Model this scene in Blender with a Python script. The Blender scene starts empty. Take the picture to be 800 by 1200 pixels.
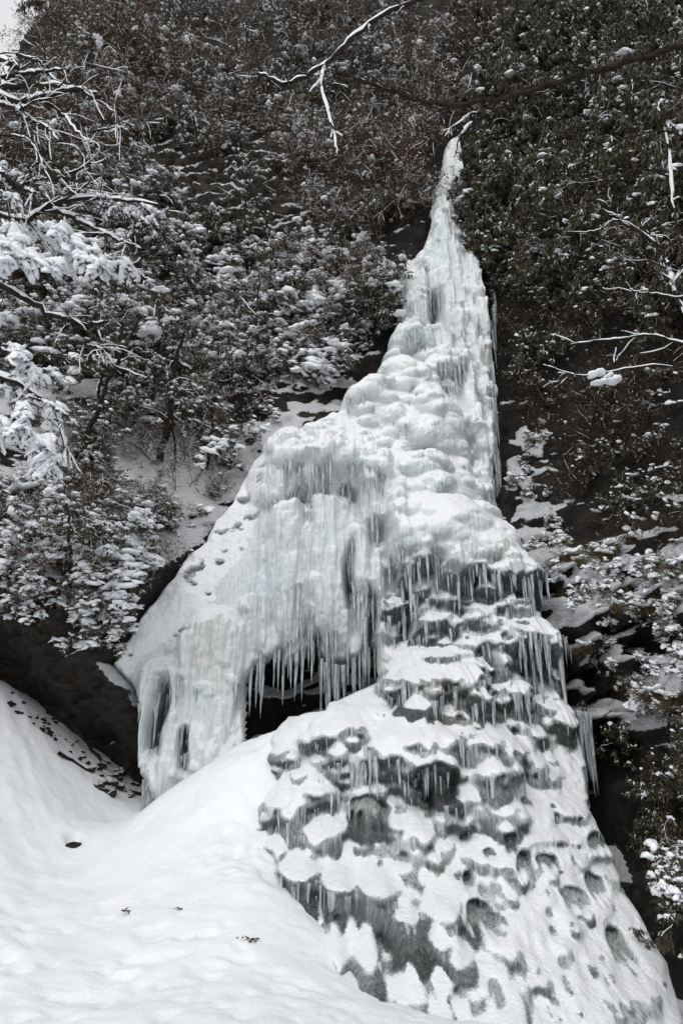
import bpy, math, random
import numpy as np
from mathutils import Vector, Euler

# ------------------------------------------------------------------ camera, sky, sun, exposure
sc = bpy.context.scene
COL = sc.collection
PITCH = math.radians(22.0)
CAM = np.array([0.0, 0.0, 1.6])
FPX = 837.0                                   # focal length in photo pixels (photo 800 x 1200)
cd = bpy.data.cameras.new('camera'); cam = bpy.data.objects.new('camera', cd); COL.objects.link(cam)
cam.location = CAM; cam.rotation_euler = (math.pi/2 + PITCH, 0, 0)
cd.sensor_fit = 'VERTICAL'; cd.sensor_height = 36.0; cd.lens = FPX/1200*36.0
cd.clip_start = 0.05; cd.clip_end = 2000
sc.camera = cam

SUN_EL, SUN_AZ = math.radians(44), math.radians(202)     # overcast: high soft light, a little behind and left of the camera
w = bpy.data.worlds.new('World'); sc.world = w; w.use_nodes = True
nt = w.node_tree; nt.nodes.clear()
sky = nt.nodes.new('ShaderNodeTexSky'); sky.sky_type = 'NISHITA'; sky.sun_disc = False
sky.sun_elevation = SUN_EL; sky.sun_rotation = SUN_AZ; sky.dust_density = 4.0
hs = nt.nodes.new('ShaderNodeHueSaturation'); hs.inputs['Saturation'].default_value = 0.22
bg = nt.nodes.new('ShaderNodeBackground'); bg.inputs['Strength'].default_value = 0.15
wo = nt.nodes.new('ShaderNodeOutputWorld')
cn_ = nt.nodes.new('ShaderNodeTexNoise'); cn_.inputs['Scale'].default_value = 2.2; cn_.inputs['Detail'].default_value = 4
cr_ = nt.nodes.new('ShaderNodeValToRGB'); cr_.color_ramp.elements[0].color = (5.6, 5.65, 5.8, 1); cr_.color_ramp.elements[1].color = (6.6, 6.7, 6.8, 1)   # the cloud sheet
cr_.color_ramp.elements[0].position = .3; cr_.color_ramp.elements[1].position = .7
mk_ = nt.nodes.new('ShaderNodeMix'); mk_.data_type = 'RGBA'; mk_.inputs[0].default_value = .82
nt.links.new(cn_.outputs['Fac'], cr_.inputs['Fac']); nt.links.new(sky.outputs[0], hs.inputs['Color'])
nt.links.new(hs.outputs[0], mk_.inputs[6]); nt.links.new(cr_.outputs['Color'], mk_.inputs[7]); nt.links.new(mk_.outputs[2], bg.inputs['Color']); nt.links.new(bg.outputs[0], wo.inputs[0])
sd_ = bpy.data.lights.new('sun', 'SUN'); sd_.energy = 1.0; sd_.angle = math.radians(35); sd_.color = (1.0, 0.985, 0.96)
sun = bpy.data.objects.new('sun', sd_); COL.objects.link(sun)
sdir = Vector((math.sin(SUN_AZ)*math.cos(SUN_EL), math.cos(SUN_AZ)*math.cos(SUN_EL), math.sin(SUN_EL)))
sun.rotation_euler = sdir.to_track_quat('Z', 'Y').to_euler(); sun.location = (0, -5, 40)
vs = sc.view_settings; vs.view_transform = 'Standard'; vs.look = 'None'; vs.gamma = 1.0; vs.use_curve_mapping = False
vs.exposure = -0.02
sc.cycles.max_bounces = 5; sc.cycles.diffuse_bounces = 3; sc.cycles.glossy_bounces = 2; sc.cycles.transmission_bounces = 3
sc.cycles.use_denoising = True

# ------------------------------------------------------------------ numeric helpers
CP, SP = math.cos(PITCH), math.sin(PITCH)
def pt(u, v, Y):
    """point on the sight line of photo pixel (u, v) at world depth y = Y"""
    u, v, Y = np.broadcast_arrays(np.asarray(u, float), np.asarray(v, float), np.asarray(Y, float))
    a = (u-400)/FPX; b = (600-v)/FPX
    dy = CP - b*SP; dz = SP + b*CP
    t = Y/dy
    return np.stack([a*t, Y, CAM[2] + dz*t], -1)
def proj(P):
    P = np.asarray(P, float); y = P[..., 1]; z = P[..., 2]-CAM[2]
    d = y*CP + z*SP; up = -y*SP + z*CP
    d = np.maximum(d, 0.1)
    return 400+FPX*P[..., 0]/d, 600-FPX*up/d, d

_rt = np.random.RandomState(7).rand(16, 256, 256)
def vnoise(x, y, s=0):
    x = np.asarray(x, float); y = np.asarray(y, float)
    xi = np.floor(x).astype(int); yi = np.floor(y).astype(int)
    fx = x-xi; fy = y-yi
    fx = fx*fx*fx*(fx*(fx*6-15)+10); fy = fy*fy*fy*(fy*(fy*6-15)+10)
    T = _rt[s % 16]
    a = T[xi & 255, yi & 255]; b = T[(xi+1) & 255, yi & 255]; c = T[xi & 255, (yi+1) & 255]; d = T[(xi+1) & 255, (yi+1) & 255]
    return (a+(b-a)*fx)*(1-fy) + (c+(d-c)*fx)*fy
def fbm(x, y, o=4, s=0, g=0.5):
    r = 0; a = 1; n = 0
    for k in range(o):
        r = r + a*(vnoise(x*2**k+k*17.3, y*2**k+k*9.1, s+k)-0.5); n += a; a *= g
    return r*2/n                                             # about -1..1
def ridged(x, y, o=4, s=0):
    r = 0; a = 1; n = 0
    for k in range(o):
        r = r + a*(1-np.abs(2*vnoise(x*2**k+k*5.3, y*2**k+k*3.7, s+k)-1)); n += a; a *= .5
    return r/n
def sstep(a, b, x):
    t = np.clip((x-a)/(b-a), 0, 1); return t*t*(3-2*t)

def blur(A, n=1):
    for _ in range(n):
        A = (np.roll(A, 1, 0)+2*A+np.roll(A, -1, 0))/4; A = (np.roll(A, 1, 1)+2*A+np.roll(A, -1, 1))/4
    return A
class TPS:
    def __init__(self, P, val, reg=1e-3):
        P = np.asarray(P, float); n = len(P); self.P = P
        A = np.zeros((n+3, n+3)); A[:n, :n] = self.k(P, P) + reg*np.eye(n)
        A[:n, n] = 1; A[:n, n+1:] = P; A[n, :n] = 1; A[n+1:, :n] = P.T
        self.w = np.linalg.solve(A, np.r_[np.asarray(val, float), 0, 0, 0])
    def k(self, a, b):
        d2 = ((a[:, None, :]-b[None])**2).sum(-1)
        return 0.5*d2*np.log(d2+1e-12)
    def __call__(self, x, y):
        x = np.asarray(x, float); sh = x.shape; q = np.stack([x.ravel(), np.asarray(y, float).ravel()], -1)
        out = np.empty(len(q)); n = len(self.P)
        for i in range(0, len(q), 40000):
            c = q[i:i+40000]
            out[i:i+40000] = self.k(c, self.P) @ self.w[:n] + self.w[n] + c @ self.w[n+1:]
        return out.reshape(sh)

def sdpoly(u, v, poly):
    """signed distance in pixels, positive inside"""
    u = np.asarray(u, float); v = np.asarray(v, float)
    d = np.full(u.shape, 1e9); ins = np.zeros(u.shape, bool); n = len(poly)
    for i in range(n):
        x0, y0 = poly[i]; x1, y1 = poly[(i+1) % n]
        ex, ey = x1-x0, y1-y0
        t = np.clip(((u-x0)*ex+(v-y0)*ey)/(ex*ex+ey*ey+1e-9), 0, 1)
        d = np.minimum(d, (u-x0-t*ex)**2+(v-y0-t*ey)**2)
        if y0 != y1:
            c = ((y0 > v) != (y1 > v)) & (u < ex*(v-y0)/(y1-y0)+x0); ins ^= c
    d = np.sqrt(d); return np.where(ins, d, -d)
def sample_poly(rs, poly, n):
    p = np.array(poly, float); lo = p.min(0); hi = p.max(0); out = []
    while len(out) < n:
        q = lo+(hi-lo)*rs.rand(max(n*3, 64), 2); q = q[sdpoly(q[:, 0], q[:, 1], poly) > 0]; out += list(q)
    return np.array(out[:n])

# ------------------------------------------------------------------ object helpers
def mesh(name, V, F, mat, attrs=None, smooth=True):
    V = np.asarray(V, np.float32).reshape(-1, 3)
    if not isinstance(F, (list, tuple)): F = [F]
    F = [np.asarray(f, np.int32) for f in F if len(f)]
    me = bpy.data.meshes.new(name); me.vertices.add(len(V)); me.vertices.foreach_set('co', V.ravel())
    tot = np.concatenate([np.full(len(f), f.shape[1], np.int32) for f in F]); lv = np.concatenate([f.ravel() for f in F])
    me.loops.add(len(lv)); me.loops.foreach_set('vertex_index', lv)
    me.polygons.add(len(tot)); me.polygons.foreach_set('loop_start', np.r_[0, np.cumsum(tot)[:-1]].astype(np.int32))
    me.update(calc_edges=True)
    me.polygons.foreach_set('use_smooth', np.full(len(tot), smooth, bool))
    for k, a in (attrs or {}).items():
        at = me.attributes.new(k, 'FLOAT', 'POINT'); at.data.foreach_set('value', np.asarray(a, np.float32).ravel())
    me.materials.append(mat); me.update()
    return me
def link(name, me, parent=None, loc=(0, 0, 0)):
    o = bpy.data.objects.new(name, me); COL.objects.link(o); o.location = loc
    if parent: o.parent = parent
    return o
def tag(o, label=None, cat=None, group=None, kind=None):
    if label: o['label'] = label
    if cat: o['category'] = cat
    if group: o['group'] = group
    if kind: o['kind'] = kind
    return o
def thing(name, loc, label, cat, group=None):
    o = bpy.data.objects.new(name, None); COL.objects.link(o); o.location = loc; o.empty_display_size = .2
    return tag(o, label, cat, group)
def copy_tree(o, parent=None):
    c = o.copy(); COL.objects.link(c)
    if parent: c.parent = parent
    for ch in list(o.children): copy_tree(ch, c)
    return c

class MB:
    def __init__(self): self.v = []; self.f3 = []; self.f4 = []; self.n = 0
    def add(self, V, f3=None, f4=None):
        V = np.asarray(V, float).reshape(-1, 3)
        if f3 is not None and len(f3): self.f3.append(np.asarray(f3)+self.n)
        if f4 is not None and len(f4): self.f4.append(np.asarray(f4)+self.n)
        self.v.append(V); self.n += len(V)
    def tube(self, P, R, k=5, squash=None, lift=0):
        P = np.asarray(P, float); n = len(P); R = np.broadcast_to(np.asarray(R, float), (n,))
        T = np.gradient(P, axis=0); T /= np.linalg.norm(T, axis=1, keepdims=True)+1e-9
        ref = np.array([0, 0, 1.0]); S = np.cross(T, ref); nn = np.linalg.norm(S, axis=1, keepdims=True)
        S = np.where(nn > .05, S/(nn+1e-9), np.array([[1.0, 0, 0]])); U = np.cross(S, T)
        a = np.arange(k)*2*math.pi/k
        up = U[:, None]*np.sin(a)[None, :, None]*(squash or 1.0)
        V = P[:, None] + R[:, None, None]*(S[:, None]*np.cos(a)[None, :, None] + up) + U[:, None]*lift*R[:, None, None]
        i = np.arange(n-1)[:, None]*k; j = np.arange(k)[None]; j2 = (j+1) % k
        q = np.stack([i+j, i+j2, i+k+j2, i+k+j], -1).reshape(-1, 4)
        V = V.reshape(-1, 3); caps = np.array([[m, (m+1) % k, n*k] for m in range(k)] + [[(n-1)*k+(m+1) % k, (n-1)*k+m, n*k+1] for m in range(k)])
        self.add(np.vstack([V, P[0], P[-1]+T[-1]*R[-1]*.6]), caps, q)
    def mesh(self, name, mat, smooth=True):
        F = []
        if self.f4: F.append(np.concatenate(self.f4))
        if self.f3: F.append(np.concatenate(self.f3))
        return mesh(name, np.concatenate(self.v), F, mat, None, smooth)

# rounded snow clump templates
def _ball(nr=5, k=9):
    V = [(0, 0, 1)]
    for i in range(1, nr):
        t = math.pi*i/nr
        for j in range(k):
            a = 2*math.pi*(j+.5*(i % 2))/k; V.append((math.sin(t)*math.cos(a), math.sin(t)*math.sin(a), math.cos(t)))
    V.append((0, 0, -1)); f3 = []; f4 = []
    for j in range(k): f3.append((0, 1+j, 1+(j+1) % k))
    for i in range(nr-2):
        b = 1+i*k
        for j in range(k): f4.append((b+j, b+k+j, b+k+(j+1) % k, b+(j+1) % k))
    b = 1+(nr-2)*k
    for j in range(k): f3.append((b+j, len(V)-1, b+(j+1) % k))
    return np.array(V, float), np.array(f3), np.array(f4)
BALL = _ball(); BALLS = _ball(4, 6)
def blobs(mb, rs, P, size, flat=.55, tpl=None, jit=.22, along=None):
    """lumpy flattened snow clumps at P (N,3)"""
    V, f3, f4 = tpl or BALLS; P = np.asarray(P, float).reshape(-1, 3); N = len(P); M = len(V)
    if N == 0: return
    size = np.broadcast_to(np.asarray(size, float), (N,))
    W = V[None]*(1+jit*rs.randn(N, M, 1))
    W = W*np.stack([.75+.6*rs.rand(N), .75+.6*rs.rand(N), flat*(.7+.6*rs.rand(N))], -1)[:, None]
    W[..., 2] = np.where(W[..., 2] < 0, W[..., 2]*.45, W[..., 2])
    if along is not None: W[..., 0] *= 1.15
    a = rs.rand(N)*6.283 if along is None else math.atan2(along[1], along[0])+rs.randn(N)*.8; c = np.cos(a)[:, None]; s = np.sin(a)[:, None]
    x = W[..., 0]*c-W[..., 1]*s; y = W[..., 0]*s+W[..., 1]*c
    # droop sideways
    tx = rs.randn(N, 1)*.25; W = np.stack([x, y, W[..., 2]+tx*x+(0 if along is None else W[..., 0]*np.clip(along[2]/(np.hypot(along[0], along[1])+.05), -1.3, .3))], -1)*size[:, None, None]+P[:, None]
    o = (np.arange(N)*M)[:, None, None]
    mb.add(W.reshape(-1, 3), (f3[None]+o).reshape(-1, 3), (f4[None]+o).reshape(-1, 4))
def leaves(mb, P, D, Nn, L, Wd):
    """diamond leaves with a slight fold: base P, direction D, normal Nn"""
    D = D/(np.linalg.norm(D, axis=1, keepdims=True)+1e-9); S = np.cross(D, Nn); S /= np.linalg.norm(S, axis=1, keepdims=True)+1e-9
    U = np.cross(S, D); L = L[:, None]; Wd = Wd[:, None]
    A = P; B = P+D*L*.45+S*Wd*.5+U*Wd*.18; C = P+D*L-U*L*.10; E = P+D*L*.45-S*Wd*.5+U*Wd*.18
    V = np.stack([A, B, C, E], 1).reshape(-1, 3); o = (np.arange(len(P))*4)[:, None]
    mb.add(V, np.concatenate([o+np.array([[0, 1, 2]]), o+np.array([[0, 2, 3]])]))
def icicle_geo(rs, P, L, r, k=6, rings=6):
    """hanging tapered icicles, one batch"""
    P = np.asarray(P, float).reshape(-1, 3); N = len(P); t = np.linspace(0, 1, rings)
    L = np.broadcast_to(L, (N,)); r = np.broadcast_to(r, (N,))
    prof = (1-t)**.75*.95+.02
    R = r[:, None]*prof[None]*(1+.16*rs.randn(N, rings))
    cx = np.cumsum(rs.randn(N, rings)*.10, 1)*r[:, None]; cy = np.cumsum(rs.randn(N, rings)*.10, 1)*r[:, None]
    a = np.arange(k)*2*math.pi/k+rs.rand(N, 1)*6
    X = P[:, 0, None, None]+cx[..., None]+R[..., None]*np.cos(a)[:, None]
    Y = P[:, 1, None, None]+cy[..., None]+R[..., None]*np.sin(a)[:, None]
    Z = np.broadcast_to((P[:, 2, None]-t[None]*L[:, None])[..., None], X.shape)
    V = np.stack([X, Y, Z], -1).reshape(-1, 3)
    i = np.arange(rings-1)[:, None]*k; j = np.arange(k)[None]; j2 = (j+1) % k
    q = np.stack([i+j, i+k+j, i+k+j2, i+j2], -1).reshape(-1, 4)
    o = (np.arange(N)*rings*k)[:, None, None]
    return V, (q[None]+o).reshape(-1, 4)

# ------------------------------------------------------------------ materials
def mat_new(name):
    m = bpy.data.materials.new(name); m.use_nodes = True; t = m.node_tree; t.nodes.clear()
    out = t.nodes.new('ShaderNodeOutputMaterial'); b = t.nodes.new('ShaderNodeBsdfPrincipled'); t.links.new(b.outputs[0], out.inputs[0])
    return m, t, b, out
def N(t, typ, **kw):
    n = t.nodes.new(typ)
    for k, v in kw.items(): setattr(n, k, v)
    return n
def noise_node(t, scale, detail=4, rough=.55, stretch=None):
    g = N(t, 'ShaderNodeNewGeometry'); src = g.outputs['Position']
    if stretch:
        mp = N(t, 'ShaderNodeMapping'); mp.inputs['Scale'].default_value = stretch; t.links.new(src, mp.inputs['Vector']); src = mp.outputs[0]
    n = N(t, 'ShaderNodeTexNoise'); n.inputs['Scale'].default_value = scale; n.inputs['Detail'].default_value = detail; n.inputs['Roughness'].default_value = rough
    t.links.new(src, n.inputs['Vector']); return n.outputs['Fac']
def ramp(t, src, stops):
    r = N(t, 'ShaderNodeValToRGB'); e = r.color_ramp.elements
    e[0].position, e[0].color = stops[0][0], (*stops[0][1], 1); e[1].position, e[1].color = stops[-1][0], (*stops[-1][1], 1)
    for p, c in stops[1:-1]:
        x = e.new(p); x.color = (*c, 1)
    t.links.new(src, r.inputs['Fac']); return r.outputs['Color']
def mixc(t, f, a, b):
    m = N(t, 'ShaderNodeMix', data_type='RGBA')
    if isinstance(f, float): m.inputs[0].default_value = f
    else: t.links.new(f, m.inputs[0])
    for i, s in ((6, a), (7, b)):
        if isinstance(s, tuple): m.inputs[i].default_value = (*s, 1)
        else: t.links.new(s, m.inputs[i])
    return m.outputs[2]
def math_(t, op, a, b=None, c=False):
    m = N(t, 'ShaderNodeMath', operation=op, use_clamp=c)
    for i, s in enumerate((a, b)):
        if s is None: continue
        if isinstance(s, (int, float)): m.inputs[i].default_value = s
        else: t.links.new(s, m.inputs[i])
    return m.outputs[0]
def attr(t, name):
    a = N(t, 'ShaderNodeAttribute'); a.attribute_name = name; return a.outputs['Fac']
def bump(t, b, h, dist, strength=1.0):
    n = N(t, 'ShaderNodeBump'); n.inputs['Distance'].default_value = dist; n.inputs['Strength'].default_value = strength
    t.links.new(h, n.inputs['Height']); t.links.new(n.outputs[0], b.inputs['Normal'])
def sstep_node(t, src, lo, hi):
    m = N(t, 'ShaderNodeMapRange', interpolation_type='SMOOTHSTEP'); m.inputs[1].default_value = lo; m.inputs[2].default_value = hi
    t.links.new(src, m.inputs[0]); return m.outputs[0]

SNOW = (.86, .875, .90)
def mk_snow():
    m, t, b, o = mat_new('snow')
    b.inputs['Base Color'].default_value = (*SNOW, 1); b.inputs['Roughness'].default_value = .75; b.inputs['Specular IOR Level'].default_value = .25
    n1 = noise_node(t, 9, 5); n2 = noise_node(t, 70, 3)
    n3 = noise_node(t, 28, 4, .65)
    bump(t, b, math_(t, 'ADD', math_(t, 'ADD', n1, math_(t, 'MULTIPLY', n3, .5)), math_(t, 'MULTIPLY', n2, .2)), .05, .32)
    t.links.new(ramp(t, noise_node(t, 1.7, 4), [(.3, (.80, .82, .855)), (.6, SNOW)]), b.inputs['Base Color'])
    return m
def mk_ice():
    """attributes: snow (0..1 lying snow), clear (0 white aerated ice .. 1 thin clear ice over dark rock; also paints shade into hollows and undersides)"""
    m, t, b, o = mat_new('ice')
    sn = attr(t, 'snow'); clear_shade = attr(t, 'clear')
    streak = noise_node(t, 5.0, 5, .6, (5.0, 5.0, .32)); fine = noise_node(t, 22, 4, .6)
    sn2 = sstep_node(t, math_(t, 'ADD', sn, math_(t, 'MULTIPLY', math_(t, 'SUBTRACT', fine, .5), .9)), .35, .65)
    clf = math_(t, 'ADD', clear_shade, math_(t, 'MULTIPLY', math_(t, 'SUBTRACT', streak, .5), .95), True)
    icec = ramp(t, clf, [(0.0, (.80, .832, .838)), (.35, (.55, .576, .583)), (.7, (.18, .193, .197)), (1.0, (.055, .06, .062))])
    tint = ramp(t, noise_node(t, .75, 3, .5, (1, 1, .55)), [(.30, (.90, .98, 1.0)), (.48, (1, 1, 1)), (.60, (.96, 1.0, 1.0)), (.74, (1.0, .96, .89))])
    mm = N(t, 'ShaderNodeMix', data_type='RGBA', blend_type='MULTIPLY'); mm.inputs[0].default_value = 1.0; t.links.new(icec, mm.inputs[6]); t.links.new(tint, mm.inputs[7]); icec = mm.outputs[2]
    t.links.new(mixc(t, sn2, icec, SNOW), b.inputs['Base Color'])
    t.links.new(ramp(t, sn2, [(0, (.26,)*3), (1, (.75,)*3)]), b.inputs['Roughness'])
    b.inputs['Specular IOR Level'].default_value = .45
    h = math_(t, 'ADD', math_(t, 'MULTIPLY', streak, math_(t, 'SUBTRACT', 1.2, sn2)), math_(t, 'MULTIPLY', fine, .35))
    h = math_(t, 'ADD', h, math_(t, 'MULTIPLY', noise_node(t, 7, 6, .65), math_(t, 'MULTIPLY', sn2, 1.1)))
    bump(t, b, h, .07, .75)
    return m
def mk_icicle():
    m, t, b, o = mat_new('clear_ice')
    streak = noise_node(t, 7, 3, .6, (3, 3, .6))
    t.links.new(ramp(t, streak, [(.3, (.22, .245, .255)), (.5, (.46, .50, .52)), (.72, (.72, .75, .77))]), b.inputs['Base Color'])
    b.inputs['Roughness'].default_value = .22; b.inputs['Specular IOR Level'].default_value = .5
    tr = N(t, 'ShaderNodeBsdfTransparent'); mx = N(t, 'ShaderNodeMixShader')
    t.links.new(ramp(t, streak, [(.35, (.55,)*3), (.65, (.92,)*3)]), mx.inputs[0])
    t.links.new(tr.outputs[0], mx.inputs[1]); t.links.new(b.outputs[0], mx.inputs[2]); t.links.new(mx.outputs[0], o.inputs[0])
    bump(t, b, noise_node(t, 40, 2), .01, .5)
    return m
def mk_rock():
    m, t, b, o = mat_new('rock')
    sn = attr(t, 'snow'); br = attr(t, 'brown')
    big = noise_node(t, 1.3, 6, .65); fine = noise_node(t, 14, 6, .7); crack = noise_node(t, 4, 8, .75, (1, 1, 2.2))
    dark = ramp(t, big, [(.3, (.009, .008, .007)), (.52, (.022, .019, .016)), (.78, (.085, .072, .060))])
    brown = ramp(t, fine, [(.3, (.026, .020, .015)), (.55, (.062, .048, .036)), (.8, (.13, .105, .08))])
    c = mixc(t, br, dark, brown)
    c = mixc(t, sstep_node(t, crack, .55, .40), c, (.012, .010, .009))
    s2 = sstep_node(t, math_(t, 'ADD', sn, math_(t, 'MULTIPLY', math_(t, 'SUBTRACT', fine, .5), 1.3)), .40, .58)
    t.links.new(mixc(t, s2, c, SNOW), b.inputs['Base Color'])
    t.links.new(mixc(t, s2, ramp(t, big, [(.35, (.30,)*3), (.65, (.75,)*3)]), (.75, .75, .75)), b.inputs['Roughness']); b.inputs['Specular IOR Level'].default_value = .38
    bump(t, b, math_(t, 'ADD', crack, math_(t, 'MULTIPLY', fine, .4)), .22, .9)
    return m
def mk_plain(name, stops, scale, rough=.7, spec=.2, two=False, bumpd=0):
    m, t, b, o = mat_new(name)
    t.links.new(ramp(t, noise_node(t, scale, 3), stops), b.inputs['Base Color'])
    b.inputs['Roughness'].default_value = rough; b.inputs['Specular IOR Level'].default_value = spec
    if bumpd: bump(t, b, noise_node(t, scale*3, 4), bumpd, .8)
    return m
M_SNOW = mk_snow(); M_ICE = mk_ice(); M_ICICLE = mk_icicle(); M_ROCK = mk_rock()
M_BARK = mk_plain('bark', [(.3, (.012, .0095, .008)), (.7, (.042, .033, .027))], 12, .85, .1, bumpd=.02)
M_TWIG = mk_plain('brown_twig', [(.3, (.045, .029, .020)), (.7, (.135, .090, .062))], 9, .85, .1)
M_LEAF = mk_plain('evergreen_leaf', [(.3, (.022, .020, .010)), (.55, (.062, .054, .027)), (.75, (.125, .105, .055))], 6, .42, .45)
M_DRY = mk_plain('dry_leaf', [(.3, (.055, .036, .022)), (.7, (.15, .10, .066))], 6, .8, .1)
M_NEEDLE = mk_plain('fir_needle', [(.3, (.016, .019, .014)), (.7, (.045, .048, .035))], 8, .7, .2)
M_STRAW = mk_plain('straw', [(.3, (.06, .045, .025)), (.7, (.15, .115, .065))], 8, .85, .1)

# ------------------------------------------------------------------ frozen waterfall: base form
ICE_PTS = [(540,120,20.6),(545,150,20.1),(530,190,19.7),(520,260,19.3),(510,330,18.9),(500,400,18.2),(560,300,19.4),(465,390,18.3),
 (480,430,17.5),(450,470,16.5),(420,500,15.8),(340,512,15.1),(400,508,15.3),
 (330,560,14.7),(330,640,14.6),(330,740,14.5),(400,560,14.9),(400,640,14.7),(400,740,14.6),(440,640,14.9),(440,590,15.1),
 (500,470,16.7),(540,470,17.2),(570,470,17.6),(560,400,18.1),(570,560,16.9),(575,600,16.4),
 (470,640,14.5),(500,560,15.6),(540,600,15.3),(520,650,14.4),(580,640,14.9),(600,660,14.7),
 (470,720,14.2),(540,720,13.9),(600,720,13.9),(640,740,13.8),(480,790,13.3),(540,790,13.0),(600,800,12.9),(655,830,13),
 (300,860,13.2),(350,850,12.7),(420,830,12.7),(500,850,12.0),(580,870,11.8),(660,900,12.0),
 (300,950,11.7),(330,1000,11.0),(400,950,11.1),(500,950,10.7),(600,950,10.6),(690,960,11.2),(725,1040,10.5),
 (400,1050,9.9),(500,1050,9.5),(600,1050,9.4),(700,1050,9.9),(770,1100,9.7),
 (340,1130,9.4),(400,1130,9.0),(500,1130,8.6),(600,1130,8.5),(700,1130,8.8),(780,1150,9.0),(500,1200,7.9),(700,1200,7.9),(380,1200,8.2),
 (330,778,14.5),(365,778,14.5),(420,778,14.5),(400,795,14.4),(170,790,14.3),(165,930,13.9),(230,740,14.4),(230,900,13.9),(290,760,14.5),(280,860,14.0),
 (140,770,14.0),(200,700,14.5),(240,630,15.1),(290,560,15.8),(310,520,16.0),(200,1000,13.5),(130,700,14.6)]
_p = np.array([pt(u, v, Y) for u, v, Y in ICE_PTS]); ICE = TPS(_p[:, [0, 2]], _p[:, 1], .02)
def surf(f, u, v, Y0=15.0, it=25):
    u = np.asarray(u, float); v = np.asarray(v, float); Y = np.full(u.shape, float(Y0))
    for _ in range(it):
        P = pt(u, v, Y); Y = .55*Y+.45*np.clip(f(P[..., 0], P[..., 2]), 5, 60)
    return pt(u, v, Y)

ICE_POLY = [(548,152),(526,158),(519,176),(516,198),(508,216),(504,240),(500,282),(484,296),(470,322),(466,352),(463,380),(455,410),(425,448),(398,476),(338,500),(312,512),(285,560),(244,618),(205,660),
 (163,720),(130,778),(150,802),(162,832),(160,905),(176,940),(200,980),(316,1005),(336,1060),(352,1120),(356,1260),(830,1260),(795,1130),(757,1072),(735,1030),(706,962),(692,925),(688,880),(662,808),
 (640,740),(628,690),(604,650),(578,612),(583,590),(581,500),(576,430),(581,330),(572,300),(574,270),(565,240),(566,205),(562,180),(556,158)]
CAVE = [(288,800),(300,782),(318,772),(338,778),(352,768),(366,764),(384,776),(402,778),(420,772),(440,760),(442,797),(384,822),(381,834),(336,836),(316,862),(286,872)]
SLOPE = [(320,505),(300,620),(250,700),(225,735),(180,765),(150,800),(120,790),(120,740),(200,640),(290,530)]
DX, DZ = .021, .022
gx = np.arange(-5.2, 4.5, DX); gz = np.arange(-1.0, 26.5, DZ); X, Z = np.meshgrid(gx, gz)
D0 = ICE(X, Z); U, V_, DF = proj(np.stack([X, D0, Z], -1))
edge_n = 9*fbm(X*2.2, Z*1.6, 3, 3)
sdI = sdpoly(U, V_, ICE_POLY)+edge_n*np.where(V_ > 950, .4, np.where(V_ < 230, .35, np.where((V_ < 620) & (U > 540), 1.5, .8))); sdC = sdpoly(U, V_, CAVE)
SB = None                                                    # surface that scattered forms sit on
PR = np.zeros_like(D0)                                       # protrusion towards the viewer
def win(cx, cz, hx, zlo, zhi):
    i0 = max(0, int((cx-hx-gx[0])/DX)); i1 = min(len(gx), int((cx+hx-gx[0])/DX)+2)
    j0 = max(0, int((zlo-gz[0])/DZ)); j1 = min(len(gz), int((zhi-gz[0])/DZ)+2)
    return (slice(j0, j1), slice(i0, i1)) if i1 > i0+1 and j1 > j0+1 else None
def at_pr(F, cx, cz):
    i = min(max(int((cx-gx[0])/DX), 0), len(gx)-1); j = min(max(int((cz-gz[0])/DZ), 0), len(gz)-1); return F[j, i]
def lump(cx, cz, rx, zu, zd, p, base=0.0, tilt=0.0):
    s = win(cx, cz, rx, cz-zd, cz+zu)
    if s is None: return
    dx = (X[s]-cx)/rx; dz = Z[s]-cz-tilt*(X[s]-cx); dz = np.where(dz > 0, dz/zu, dz/zd)
    e = 1-dx*dx-dz*dz; b_ = base if SB is None else .45*base+.55*SB[s]; v = b_+p*np.sqrt(np.maximum(e, 0)); PR[s] = np.where(e > 0, np.maximum(PR[s], v), PR[s])
def drip(cx, cz, r, p, L, base=0.0):
    """rounded head with a tapering pillar of ice hanging below it"""
    s = win(cx, cz, r*1.1, cz-L, cz+r*1.3)
    if s is None: return
    dz = Z[s]-cz; t = np.clip(-dz/L, 0, 1); rr = r*(1-.55*t)*(1+.12*np.sin(dz*7+cx*9))
    e = 1-((X[s]-cx-.04*np.sin(dz*3+cx*5))/rr)**2-np.where(dz > 0, (dz/(r*1.2))**2, 0)
    b_ = base*(1-.3*t) if SB is None else SB[s]; v = b_+p*(1-.75*t)*np.sqrt(np.maximum(e, 0)); PR[s] = np.where((e > 0) & (t < 1), np.maximum(PR[s], v), PR[s])
def hood(cx, cz, wd, h, p, base=0.0):
    """snow hood: apex at (cx, cz), sloping outward to a rim, undercut below"""
    s = win(cx, cz, wd, cz-h*1.02, cz)
    if s is None: return
    rim = h*(1-.22*((X[s]-cx)/wd)**2)*(.92+.16*vnoise(X[s]*7, cx*5+0*X[s], 4))
    t = (cz-Z[s])/rim; half = wd*np.clip(t, 1e-3, 1)**.75
    e = 1-(np.abs(X[s]-cx)/half)**2.2
    b_ = base if SB is None else .4*base+.6*SB[s]; v = b_+p*np.clip(t, 0, 1)**.9*np.sqrt(np.clip(e, 0, 1)); PR[s] = np.where((e > 0) & (t < 1), np.maximum(PR[s], v), PR[s])
def scatter(fn, poly, n, seed, f=ICE):
    rs = np.random.RandomState(seed); q = sample_poly(rs, poly, n); P = surf(f, q[:, 0], q[:, 1]); _, _, d = proj(P)
    global SB; SB = PR.copy()
    for (u, v), p, dd in zip(q, P, d): fn(rs, p[0], p[2], dd/FPX, at_pr(SB, p[0], p[2]))
    SB = None

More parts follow.
